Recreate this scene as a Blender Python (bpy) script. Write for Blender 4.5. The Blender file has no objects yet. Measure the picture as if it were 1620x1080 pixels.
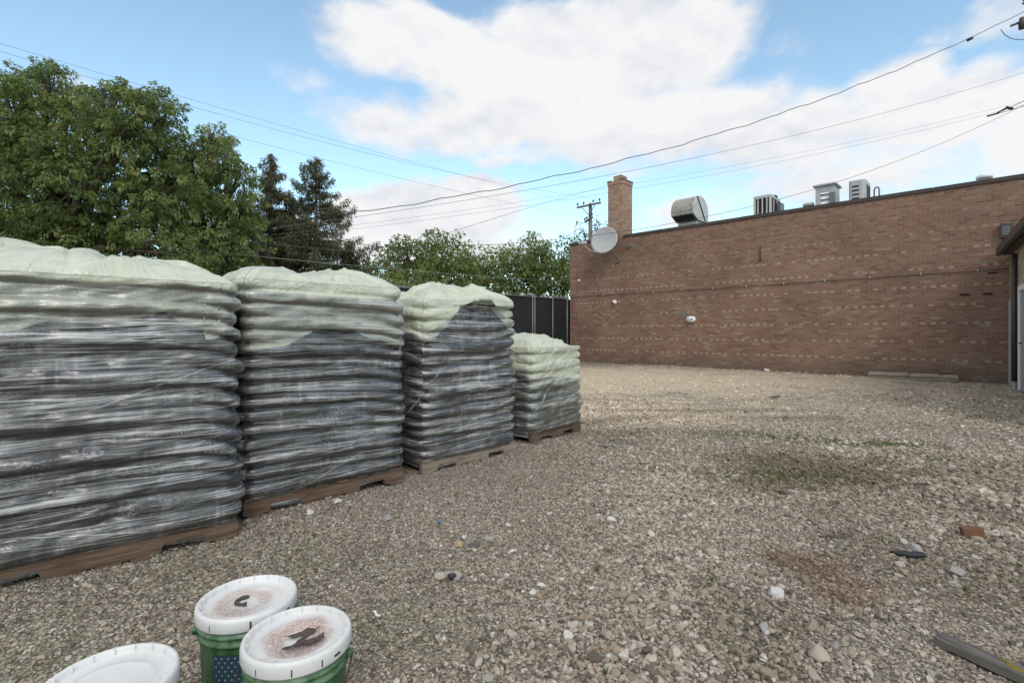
import bpy, bmesh, math, random
import numpy as np
from mathutils import Vector, Matrix, noise as mnoise

random.seed(7)
RNG = np.random.default_rng(11)
SC = bpy.context.scene
COL = SC.collection
R = math.radians

# ------------------------------------------------------------------ camera
F_PX, HOR, CAM_H, TH = 803.0, 525.0, 1.23, R(44.35)
cam_d = bpy.data.cameras.new('camera')
cam = bpy.data.objects.new('camera', cam_d)
COL.objects.link(cam)
cam_d.sensor_width = 36.0
cam_d.lens = F_PX / 1620 * 36.0
cam_d.shift_y = -(540 - HOR) / 1620
cam_d.clip_end = 2000
cam_d.clip_start = 0.05
cam.location = (0, 0, CAM_H)
cam.rotation_euler = (R(90), 0, TH)
SC.camera = cam

RIGHT = (math.cos(TH), math.sin(TH))
FWD = (-math.sin(TH), math.cos(TH))


def at(u, v, cz):
    """world point seen at photo pixel (u, v), cz metres deep"""
    cx = (u - 810) / F_PX * cz
    return Vector((RIGHT[0] * cx + FWD[0] * cz, RIGHT[1] * cx + FWD[1] * cz, CAM_H + (HOR - v) / F_PX * cz))


def on_ground(u, v, z=0.0):
    return at(u, v, (CAM_H - z) * F_PX / (v - HOR))


def on_Y(u, v, Y):
    k = (u - 810) / F_PX
    return at(u, v, Y / (RIGHT[1] * k + FWD[1]))


def on_X(u, v, X):
    k = (u - 810) / F_PX
    return at(u, v, X / (RIGHT[0] * k + FWD[0]))


# ------------------------------------------------------------------ view, world, sun
SC.view_settings.view_transform = 'Standard'
SC.view_settings.look = 'None'
SC.view_settings.exposure = 0.0
SC.view_settings.gamma = 1.0
SC.render.engine = 'CYCLES'
SC.cycles.max_bounces = 8
SC.cycles.transparent_max_bounces = 16
SC.cycles.use_denoising = True
SC.cycles.caustics_reflective = False
SC.cycles.caustics_refractive = False

SUN_EL, SUN_AZ = 42.0, 34.0      # azimuth measured from world +X towards -Y
sun_dir = Vector((math.cos(R(SUN_EL)) * math.cos(R(-SUN_AZ)), math.cos(R(SUN_EL)) * math.sin(R(-SUN_AZ)), math.sin(R(SUN_EL))))
sl = bpy.data.lights.new('sun', 'SUN')
sl.energy = 1.35
sl.angle = R(26)
sl.color = (1.0, 0.96, 0.9)
so = bpy.data.objects.new('sun', sl)
COL.objects.link(so)
so.rotation_euler = sun_dir.to_track_quat('Z', 'Y').to_euler()
so.location = sun_dir * 60


class NT:
    """tiny helper to write node trees"""
    def __init__(self, tree):
        self.t = tree
        self.n = tree.nodes
        self.l = tree.links

    def put(self, sock, val):
        if isinstance(val, bpy.types.NodeSocket):
            self.l.new(val, sock)
        elif val is not None:
            if sock.type == 'RGBA' and not isinstance(val, (int, float)) and len(val) == 3:
                val = (*val, 1)
            sock.default_value = val

    def node(self, typ, props=None, **ins):
        nd = self.n.new(typ)
        for k, v in (props or {}).items():
            setattr(nd, k, v)
        for k, v in ins.items():
            key = k.replace('_', ' ')
            for s in nd.inputs:
                if s.name == key and s.enabled:
                    self.put(s, v)
                    break
            else:
                raise KeyError((typ, key, [s.name for s in nd.inputs]))
        return nd

    def m(self, op, a, b=None, c=None, clamp=False):
        nd = self.n.new('ShaderNodeMath')
        nd.operation = op
        nd.use_clamp = clamp
        for i, v in enumerate((a, b, c)):
            if v is not None:
                self.put(nd.inputs[i], v)
        return nd.outputs[0]

    def vm(self, op, a, b=None, out=0):
        nd = self.n.new('ShaderNodeVectorMath')
        nd.operation = op
        self.put(nd.inputs[0], a)
        if b is not None:
            if op == 'SCALE':
                self.put(nd.inputs['Scale'], b)
            else:
                self.put(nd.inputs[1], b)
        return nd.outputs[out]

    def sstep(self, x, lo, hi, a=0.0, b=1.0):
        nd = self.n.new('ShaderNodeMapRange')
        nd.interpolation_type = 'SMOOTHSTEP'
        for i, v in enumerate((x, lo, hi, a, b)):
            self.put(nd.inputs[i], v)
        return nd.outputs[0]

    def lin(self, x, lo, hi, a=0.0, b=1.0):
        nd = self.n.new('ShaderNodeMapRange')
        for i, v in enumerate((x, lo, hi, a, b)):
            self.put(nd.inputs[i], v)
        return nd.outputs[0]

    def mix(self, f, a, b, blend='MIX'):
        nd = self.n.new('ShaderNodeMix')
        nd.data_type = 'RGBA'
        nd.blend_type = blend
        nd.clamp_factor = True
        self.put(nd.inputs[0], f)
        self.put(nd.inputs[6], a)
        self.put(nd.inputs[7], b)
        return nd.outputs[2]

    def noise(self, vec, scale, detail=4.0, rough=0.55, dist=0.0, color=False):
        nd = self.n.new('ShaderNodeTexNoise')
        self.put(nd.inputs['Vector'], vec)
        nd.inputs['Scale'].default_value = scale
        nd.inputs['Detail'].default_value = detail
        nd.inputs['Roughness'].default_value = rough
        nd.inputs['Distortion'].default_value = dist
        return nd.outputs['Color' if color else 'Fac']

    def voro(self, vec, scale, feature='F1', out='Distance', rand=1.0):
        nd = self.n.new('ShaderNodeTexVoronoi')
        nd.feature = feature
        self.put(nd.inputs['Vector'], vec)
        nd.inputs['Scale'].default_value = scale
        nd.inputs['Randomness'].default_value = rand
        return nd.outputs[out]

    def ramp(self, fac, stops, interp='LINEAR'):
        nd = self.n.new('ShaderNodeValToRGB')
        nd.color_ramp.interpolation = interp
        els = nd.color_ramp.elements
        while len(els) < len(stops):
            els.new(0.5)
        for e, (p, c) in zip(els, stops):
            e.position = p
            e.color = (*c, 1) if len(c) == 3 else c
        self.put(nd.inputs[0], fac)
        return nd.outputs[0]

    def sep(self, v):
        nd = self.n.new('ShaderNodeSeparateXYZ')
        self.put(nd.inputs[0], v)
        return nd.outputs

    def comb(self, x, y, z):
        nd = self.n.new('ShaderNodeCombineXYZ')
        for i, v in enumerate((x, y, z)):
            self.put(nd.inputs[i], v)
        return nd.outputs[0]

    def bump(self, h, strength=0.5, dist=0.01, normal=None):
        nd = self.n.new('ShaderNodeBump')
        self.put(nd.inputs['Height'], h)
        nd.inputs['Strength'].default_value = strength
        nd.inputs['Distance'].default_value = dist
        if normal is not None:
            self.put(nd.inputs['Normal'], normal)
        return nd.outputs[0]


world = bpy.data.worlds.new('World')
SC.world = world
world.use_nodes = True
W = NT(world.node_tree)
W.n.clear()
sky = W.n.new('ShaderNodeTexSky')
sky.sky_type = 'NISHITA'
sky.sun_disc = False
sky.sun_elevation = R(SUN_EL)
sky.sun_rotation = math.atan2(sun_dir.x, sun_dir.y)
sky.air_density = 1.0
sky.dust_density = 0.6
sky.ozone_density = 1.2
dirv = W.n.new('ShaderNodeTexCoord').outputs['Generated']
ra = W.vm('DOT_PRODUCT', dirv, (RIGHT[0], RIGHT[1], 0), out=1)
fa = W.vm('DOT_PRODUCT', dirv, (FWD[0], FWD[1], 0), out=1)
dz = W.sep(dirv)[2]
az = W.m('ARCTAN2', ra, fa)
el = W.m('ARCSINE', dz)


def azel(u, v):
    cx = (u - 810) / F_PX
    return math.atan(cx), math.atan((HOR - v) / F_PX / math.hypot(1, cx))


nv = W.vm('MULTIPLY', dirv, (1.0, 1.0, 1.7))
wob = W.vm('SCALE', W.vm('SUBTRACT', W.noise(nv, 5.0, 3, 0.5, color=True), (0.5, 0.5, 0.5)), 0.10)
wx = W.sep(wob)
azw = W.m('ADD', az, wx[0])
elw = W.m('ADD', el, wx[1])
# banks of cloud: photo-pixel centre, half sizes, height of the bump
BLOBS = [(680, 70, 210, 70, 1.0), (620, 50, 130, 50, 0.9), (900, 110, 300, 120, 1.1), (1040, 80, 175, 100, 1.1), (600, 185, 130, 55, 0.75),
         (800, 195, 250, 60, 0.85), (1020, 205, 330, 85, 0.85), (1280, 215, 280, 80, 0.72), (1480, 190, 250, 85, 0.95),
         (1430, 140, 130, 60, 0.8), (1640, 210, 160, 110, 0.8), (1330, 285, 420, 60, 0.55), (480, 115, 60, 35, 0.35),
         (700, 340, 175, 75, 1.25), (735, 308, 90, 48, 1.2), (575, 348, 90, 55, 1.1), (640, 395, 330, 45, 0.85), (1090, 335, 100, 38, 0.6),
         (1600, 25, 110, 50, 0.45), (1250, 95, 75, 55, 0.3), (130, 150, 80, 35, 0.65), (540, -15, 160, 28, 0.6),
         (1020, 5, 120, 60, 0.8), (800, 255, 60, 22, 0.5), (1500, 60, 60, 25, 0.25)]
field = None
for (u, v, ru, rv, amp) in BLOBS:
    a0, e0 = azel(u, v)
    a1, _ = azel(u + ru * 0.5, v)
    a2, _ = azel(u - ru * 0.5, v)
    rra = abs(a1 - a2)
    rre = rv / F_PX / math.hypot(1, (u - 810) / F_PX) * math.cos(e0) ** 1
    dx = W.m('DIVIDE', W.m('SUBTRACT', azw, a0), rra)
    dy = W.m('DIVIDE', W.m('SUBTRACT', elw, e0), rre)
    d2 = W.m('ADD', W.m('MULTIPLY', dx, dx), W.m('MULTIPLY', dy, dy))
    f = W.m('MULTIPLY', W.m('SUBTRACT', 1.0, d2, clamp=True), amp)
    field = f if field is None else W.m('MAXIMUM', field, f)
# rest of the sky, out of the photograph's view: broken cloud as well
front = W.sstep(fa, 0.1, 0.5)
back = W.sstep(W.noise(nv, 2.2, 3, 0.5), 0.42, 0.62)
field = W.m('ADD', W.m('MULTIPLY', field, front), W.m('MULTIPLY', back, W.m('SUBTRACT', 1.0, front)))
over = W.sstep(dz, 0.56, 0.8)           # thick cloud overhead
field = W.m('MAXIMUM', field, W.m('MULTIPLY', over, 0.9))
fb = W.noise(nv, 7.5, 7, 0.58, 0.15)
fb2 = W.noise(nv, 24.0, 6, 0.62)
fb3 = W.noise(W.vm('ADD', nv, (0.0, 0.0, 0.035)), 7.5, 4, 0.55, 0.15)
tot = W.m('ADD', field, W.m('MULTIPLY', W.m('SUBTRACT', fb, 0.5), 1.15))
tot = W.m('ADD', tot, W.m('MULTIPLY', W.m('SUBTRACT', fb2, 0.5), 0.32))
dens = W.sstep(tot, 0.10, 0.68)
relief = W.m('SUBTRACT', fb, fb3)
shade = W.m('ADD', W.m('MULTIPLY', relief, 2.6), W.m('ADD', W.m('MULTIPLY', W.m('SUBTRACT', W.noise(nv, 3.2, 3, 0.5), 0.5), 1.8), 0.55))
shade = W.m('ADD', shade, W.lin(dz, 0.10, 0.5, 0.10, 0.10))
ccol = W.ramp(shade, [(0.0, (0.70, 0.735, 0.81)), (0.42, (0.84, 0.853, 0.89)), (0.85, (0.93, 0.93, 0.94))])
SKY_STR = 0.15
skyc = W.node('ShaderNodeHueSaturation', Saturation=0.92, Value=1.0, Fac=1.0, Color=sky.outputs[0]).outputs[0]
skyc = W.mix(1.0, skyc, (1.66, 1.82, 1.66), 'MULTIPLY')
cl = W.vm('SCALE', ccol, 1.0 / SKY_STR)
skymix = W.mix(dens, skyc, cl)
bg = W.node('ShaderNodeBackground', Color=skymix, Strength=SKY_STR)
wo = W.n.new('ShaderNodeOutputWorld')
W.l.new(bg.outputs[0], wo.inputs[0])


# ------------------------------------------------------------------ object helpers
def link(o, parent=None):
    COL.objects.link(o)
    if parent is not None:
        o.parent = parent
    return o


def tag(o, label=None, cat=None, group=None, kind=None):
    if label:
        o['label'] = label
    if cat:
        o['category'] = cat
    if group:
        o['group'] = group
    if kind:
        o['kind'] = kind
    return o


def empty(name, loc=(0, 0, 0), rz=0.0, label=None, cat=None, group=None):
    o = bpy.data.objects.new(name, None)
    o.empty_display_size = 0.2
    o.location = loc
    o.rotation_euler = (0, 0, rz)
    COL.objects.link(o)
    return tag(o, label, cat, group)


def np_mesh(name, V, Fq, mat, smooth=True, uv=None):
    """V (n,3); Fq (m,k) one polygon size per call, or a list of lists"""
    me = bpy.data.meshes.new(name)
    if isinstance(Fq, np.ndarray):
        k = Fq.shape[1]
        me.vertices.add(len(V))
        me.vertices.foreach_set('co', np.asarray(V, np.float32).ravel())
        me.loops.add(Fq.size)
        me.loops.foreach_set('vertex_index', Fq.astype(np.int32).ravel())
        me.polygons.add(len(Fq))
        me.polygons.foreach_set('loop_start', np.arange(0, Fq.size, k, dtype=np.int32))
        if uv is not None:
            l = me.uv_layers.new(name='UVMap')
            l.data.foreach_set('uv', np.asarray(uv, np.float32)[Fq.ravel()].ravel())
    else:
        me.from_pydata([tuple(v) for v in V], [], [tuple(f) for f in Fq])
    me.update(calc_edges=True)
    me.validate()
    if mat is not None:
        for m_ in (mat if isinstance(mat, (list, tuple)) else [mat]):
            me.materials.append(m_)
    if smooth:
        me.polygons.foreach_set('use_smooth', np.ones(len(me.polygons), bool))
    return me


def obj(name, me, parent=None, loc=None, rot=None):
    o = bpy.data.objects.new(name, me)
    if loc is not None:
        o.location = loc
    if rot is not None:
        o.rotation_euler = rot
    return link(o, parent)


def grid_faces(nu, nv, wrap_u=False):
    """verts indexed [j*nu+i]"""
    iu = np.arange(nu if wrap_u else nu - 1)
    jv = np.arange(nv - 1)
    I, J = np.meshgrid(iu, jv)
    I2 = (I + 1) % nu
    a = J * nu + I
    b = J * nu + I2
    c = (J + 1) * nu + I2
    d = (J + 1) * nu + I
    return np.stack([a, b, c, d], -1).reshape(-1, 4)


class MB:
    """collects shapes into ONE mesh"""
    def __init__(self):
        self.bm = bmesh.new()

    def box(self, c, s, rot=None, bevel=0.0, mi=0):
        r = bmesh.ops.create_cube(self.bm, size=1.0)
        vs = r['verts']
        M = Matrix.Translation(c) @ (rot.to_4x4() if rot is not None else Matrix.Identity(4)) @ Matrix.Diagonal((*s, 1))
        bmesh.ops.transform(self.bm, matrix=M, verts=vs)
        fs = {f for v in vs for f in v.link_faces}
        for f in fs:
            f.material_index = mi
        if bevel > 0:
            es = {e for v in vs for e in v.link_edges}
            bmesh.ops.bevel(self.bm, geom=list(es), offset=bevel, segments=2, affect='EDGES', profile=0.6)
        return self

    def box2(self, lo, hi, bevel=0.0, mi=0):
        lo, hi = Vector(lo), Vector(hi)
        return self.box((lo + hi) / 2, hi - lo, None, bevel, mi)

    def tube(self, pts, radii, seg=8, caps=True, mi=0):
        pts = [Vector(p) for p in pts]
        if isinstance(radii, (int, float)):
            radii = [radii] * len(pts)
        rings = []
        up = Vector((0, 0, 1))
        prev = None
        for i, p in enumerate(pts):
            t = (pts[min(i + 1, len(pts) - 1)] - pts[max(i - 1, 0)]).normalized()
            if prev is None:
                ref = up if abs(t.z) < 0.9 else Vector((1, 0, 0))
                x = t.cross(ref).normalized()
            else:
                x = (prev - t * prev.dot(t)).normalized()
            prev = x
            y = t.cross(x)
            rings.append([self.bm.verts.new(p + (x * math.cos(2 * math.pi * k / seg) + y * math.sin(2 * math.pi * k / seg)) * radii[i]) for k in range(seg)])
        for a, b in zip(rings, rings[1:]):
            for k in range(seg):
                f = self.bm.faces.new((a[k], a[(k + 1) % seg], b[(k + 1) % seg], b[k]))
                f.material_index = mi
                f.smooth = True
        if caps:
            for r_ in (rings[0], rings[-1]):
                try:
                    f = self.bm.faces.new(r_)
                    f.material_index = mi
                except ValueError:
                    pass
        return self

    def lathe(self, prof, seg=48, c=(0, 0, 0), mi=0, closed=False):
        rings = []
        for (r_, z) in prof:
            if r_ < 1e-6:
                rings.append([self.bm.verts.new((c[0], c[1], c[2] + z))])
            else:
                rings.append([self.bm.verts.new((c[0] + r_ * math.cos(2 * math.pi * k / seg), c[1] + r_ * math.sin(2 * math.pi * k / seg), c[2] + z)) for k in range(seg)])
        for a, b in zip(rings, rings[1:]):
            for k in range(seg):
                k2 = (k + 1) % seg
                if len(a) == 1 and len(b) == 1:
                    continue
                if len(a) == 1:
                    vs = (a[0], b[k2], b[k])
                elif len(b) == 1:
                    vs = (a[k], a[k2], b[0])
                else:
                    vs = (a[k], a[k2], b[k2], b[k])
                f = self.bm.faces.new(vs)
                f.smooth = True
                f.material_index = mi
        return self

    def prism(self, poly, axis, a, b, mi=0):
        """extrude 2-D polygon along axis from a to b; poly holds the two other coordinates in cyclic order"""
        def P(p, t):
            if axis == 'x':
                return (t, p[0], p[1])
            if axis == 'y':
                return (p[0], t, p[1])
            return (p[0], p[1], t)
        A = [self.bm.verts.new(P(p, a)) for p in poly]
        B = [self.bm.verts.new(P(p, b)) for p in poly]
        n = len(poly)
        for k in range(n):
            f = self.bm.faces.new((A[k], A[(k + 1) % n], B[(k + 1) % n], B[k]))
            f.material_index = mi
        for r_ in (A, B):
            f = self.bm.faces.new(r_)
            f.material_index = mi
        return self

    def build(self, name, mat, parent=None, loc=None, rot=None, smooth=None):
        bmesh.ops.recalc_face_normals(self.bm, faces=self.bm.faces[:])
        me = bpy.data.meshes.new(name)
        self.bm.to_mesh(me)
        self.bm.free()
        for m_ in (mat if isinstance(mat, (list, tuple)) else [mat]):
            me.materials.append(m_)
        if smooth is not None:
            me.polygons.foreach_set('use_smooth', np.full(len(me.polygons), smooth))
        return obj(name, me, parent, loc, rot)


class SN:
    """smooth random field made of sines"""
    def __init__(self, seed, freq, n=10, dim=2):
        g = np.random.default_rng(seed)
        self.k = g.normal(0, freq, (n, dim))
        self.p = g.uniform(0, 6.283, n)
        self.a = g.uniform(0.5, 1.0, n)
        self.a /= math.sqrt((self.a ** 2).sum() / 2)

    def __call__(self, *xs):
        out = 0
        for k, p, a in zip(self.k, self.p, self.a):
            ph = p
            for kk, x in zip(k, xs):
                ph = ph + kk * x
            out = out + a * np.sin(ph)
        return out


GZ1, GZ2 = SN(3, 0.9), SN(4, 3.0)


def ground_z(x, y):
    x = np.asarray(x, float)
    y = np.asarray(y, float)
    r = np.hypot(x + 4, y - 6)
    return (0.010 * GZ1(x, y) + 0.005 * GZ2(x, y)) * np.clip(2 - r / 14, 0.0, 1)


# ------------------------------------------------------------------ materials
def mat(name):
    m_ = bpy.data.materials.new(name)
    m_.use_nodes = True
    T = NT(m_.node_tree)
    T.n.clear()
    out = T.n.new('ShaderNodeOutputMaterial')
    return m_, T, out


def principled(T, out, **ins):
    p = T.node('ShaderNodeBsdfPrincipled', None, **ins)
    T.l.new(p.outputs[0], out.inputs[0])
    return p


def objco(T):
    return T.n.new('ShaderNodeTexCoord').outputs['Object']


def wpos(T):
    return T.n.new('ShaderNodeNewGeometry').outputs['Position']


def simple(name, col, rough=0.5, var=0.15, scale=6.0, metallic=0.0, bump=0.0, bscale=40.0, spec=0.5):
    m_, T, out = mat(name)
    oc = objco(T)
    n1 = T.noise(oc, scale, 5, 0.6)
    n2 = T.noise(oc, scale * 9, 3, 0.6)
    f = T.m('ADD', T.m('MULTIPLY', T.m('SUBTRACT', n1, 0.5), 2 * var), T.m('MULTIPLY', T.m('SUBTRACT', n2, 0.5), var))
    c = T.vm('SCALE', T.comb(*col), T.m('ADD', f, 1.0))
    p = principled(T, out, Base_Color=c, Roughness=T.lin(n1, 0.2, 0.8, max(rough - 0.1, 0.05), min(rough + 0.1, 1)), Metallic=metallic)
    p.inputs['Specular IOR Level'].default_value = spec
    if bump > 0:
        T.put(p.inputs['Normal'], T.bump(T.noise(oc, bscale, 4, 0.6), 0.6, bump))
    return m_


# patches on the yard: (photo u, v, half width m, half height m, strength)
def patch_field(T, pos, lst, wob):
    f = None
    x, y, _ = T.sep(pos)
    for (u, v, rx, ry, rot, s) in lst:
        p = on_ground(u, v)
        ca, sa = math.cos(TH + rot), math.sin(TH + rot)
        dx = T.m('SUBTRACT', x, p.x)
        dy = T.m('SUBTRACT', y, p.y)
        a = T.m('DIVIDE', T.m('ADD', T.m('MULTIPLY', dx, ca), T.m('MULTIPLY', dy, sa)), rx)
        b = T.m('DIVIDE', T.m('SUBTRACT', T.m('MULTIPLY', dy, ca), T.m('MULTIPLY', dx, sa)), ry)
        d = T.m('SQRT', T.m('ADD', T.m('MULTIPLY', a, a), T.m('MULTIPLY', b, b)))
        g = T.m('MULTIPLY', T.sstep(T.m('ADD', d, wob), 0.35, 1.25, 1.0, 0.0), s)
        f = g if f is None else T.m('MAXIMUM', f, g)
    return f


def yard_tint(T, pos):
    """dirt, algae and damp marks of the yard as a colour multiplier (world-fixed)"""
    n = T.noise(pos, 0.9, 5, 0.6)
    n2 = T.noise(pos, 4.0, 4, 0.6)
    n3 = T.noise(pos, 17.0, 3, 0.65)
    wob = T.m('ADD', T.m('MULTIPLY', T.m('SUBTRACT', n, 0.5), 1.7), T.m('ADD', T.m('MULTIPLY', T.m('SUBTRACT', n2, 0.5), 1.7), T.m('MULTIPLY', T.m('SUBTRACT', n3, 0.5), 1.5)))
    dark = patch_field(T, pos, [(1310, 742, 1.0, 0.7, 0, 0.95), (1230, 762, 0.9, 0.45, 0, 0.7), (1120, 745, 0.5, 0.2, 0, 0.3), (1420, 770, 1.2, 0.5, 0, 0.35),
                                (1560, 900, 0.8, 0.7, 0, 0.45), (985, 700, 0.3, 0.10, 0, 0.5), (900, 690, 0.8, 0.15, 0, 0.3),
                                (1100, 650, 1.8, 0.22, 0.05, 0.5), (985, 665, 1.4, 0.22, 0.45, 0.5), (1250, 662, 1.0, 0.22, 0, 0.45), (1050, 685, 1.2, 0.2, 0.1, 0.4), (1460, 800, 1.2, 0.5, 0, 0.4), (1190, 1000, 0.25, 0.5, 0, 0.35), (1560, 760, 1.5, 0.8, 0, 0.35)], wob)
    red = patch_field(T, pos, [(1285, 900, 0.24, 0.34, 0.3, 0.95), (1330, 940, 0.16, 0.14, 0, 0.9)], wob)
    green = patch_field(T, pos, [(560, 1000, 0.55, 0.35, 0, 0.5), (330, 900, 0.9, 0.45, 0, 0.35), (60, 1040, 0.6, 0.4, 0, 0.6), (640, 900, 0.6, 0.3, 0, 0.25),
                                 (1400, 705, 0.35, 0.10, 0, 0.7), (1210, 690, 1.0, 0.25, 0, 0.3), (1300, 700, 0.8, 0.15, 0, 0.3)], wob)
    pale = patch_field(T, pos, [(960, 598, 7.0, 5.5, 0, 0.9), (1200, 604, 5.5, 4.0, 0, 0.7), (1000, 650, 3.0, 1.5, 0, 0.6), (1350, 640, 4.0, 2.0, 0, 0.35)], wob)
    c = T.ramp(n, [(0.25, (0.78, 0.76, 0.73)), (0.6, (1.0, 0.99, 0.97)), (0.85, (1.1, 1.08, 1.05))])
    c = T.mix(pale, c, (1.75, 1.68, 1.52))
    c = T.mix(dark, c, (0.43, 0.40, 0.32))
    c = T.mix(red, c, (0.60, 0.46, 0.39))
    c = T.mix(T.m('MULTIPLY', green, 0.5), c, (0.62, 0.72, 0.56))
    return c, pale


# --- gravel sheet
M_GROUND, T, out = mat('gravel_ground')
pos = wpos(T)
tint, pale = yard_tint(T, pos)
wv = T.vm('ADD', pos, T.vm('SCALE', T.vm('SUBTRACT', T.noise(pos, 30, 2, color=True), (0.5, 0.5, 0.5)), 0.02))
c1 = T.voro(wv, 38, out='Color')
d1 = T.voro(wv, 38)
e1 = T.voro(wv, 38, feature='DISTANCE_TO_EDGE')
c2 = T.voro(wv, 95, out='Color')
d2 = T.voro(wv, 95)
sel = T.sstep(T.noise(pos, 14, 2), 0.46, 0.54)
v1 = T.sep(c1)
v2 = T.sep(c2)
val = T.m('ADD', T.m('MULTIPLY', v1[0], sel), T.m('MULTIPLY', v2[0], T.m('SUBTRACT', 1.0, sel)))
pal = [(0.0, (0.13, 0.115, 0.09)), (0.18, (0.23, 0.205, 0.165)), (0.45, (0.34, 0.305, 0.25)), (0.75, (0.45, 0.41, 0.345)), (1.0, (0.62, 0.59, 0.53))]
gc = T.ramp(val, pal)
gap = T.m('MULTIPLY', T.sstep(e1, 0.0, 0.16, 0.42, 1.0), T.sstep(d2, 0.25, 0.75, 1.0, 0.65))
gap = T.m('ADD', gap, T.m('MULTIPLY', T.m('SUBTRACT', 1.0, gap), T.m('MULTIPLY', pale, 0.4)))
gc = T.vm('SCALE', gc, gap)
gc = T.mix(T.m('MULTIPLY', pale, 0.5), gc, (0.36, 0.325, 0.265))
gc = T.mix(1.0, T.mix(1.0, gc, (1.04, 0.98, 0.945), 'MULTIPLY'), tint, 'MULTIPLY')
hgt = T.m('ADD', T.m('MULTIPLY', T.m('SUBTRACT', 1.0, d1), sel), T.m('MULTIPLY', T.m('SUBTRACT', 1.0, d2), 0.45))
principled(T, out, Base_Color=gc, Roughness=0.95, Normal=T.bump(hgt, 0.9, 0.012))

# --- loose stones
M_STONE, T, out = mat('gravel_stone')
oi = T.n.new('ShaderNodeObjectInfo')
pos = wpos(T)
tint, pale = yard_tint(T, pos)
rv = oi.outputs['Random']
sc_ = T.ramp(rv, [(0.0, (0.10, 0.088, 0.073)), (0.16, (0.21, 0.185, 0.155)), (0.35, (0.33, 0.295, 0.24)), (0.55, (0.375, 0.325, 0.26)), (0.62, (0.31, 0.24, 0.18)), (0.70, (0.38, 0.345, 0.29)),
                  (0.88, (0.46, 0.43, 0.38)), (0.955, (0.50, 0.48, 0.44)), (0.99, (0.62, 0.605, 0.57)), (1.0, (0.30, 0.30, 0.31))])
oc = objco(T)
ns = T.noise(oc, 2.5, 5, 0.65)
sc_ = T.vm('SCALE', sc_, T.lin(ns, 0.25, 0.75, 0.75, 1.18))
sc_ = T.mix(1.0, T.mix(1.0, sc_, (1.245, 1.175, 1.14), 'MULTIPLY'), tint, 'MULTIPLY')
principled(T, out, Base_Color=sc_, Roughness=0.9, Normal=T.bump(T.noise(oc, 6, 5, 0.7), 0.35, 0.15))


def rock_mat(name, col):
    return simple(name, col, 0.9, 0.22, 9, bump=0.004, bscale=60)


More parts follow.
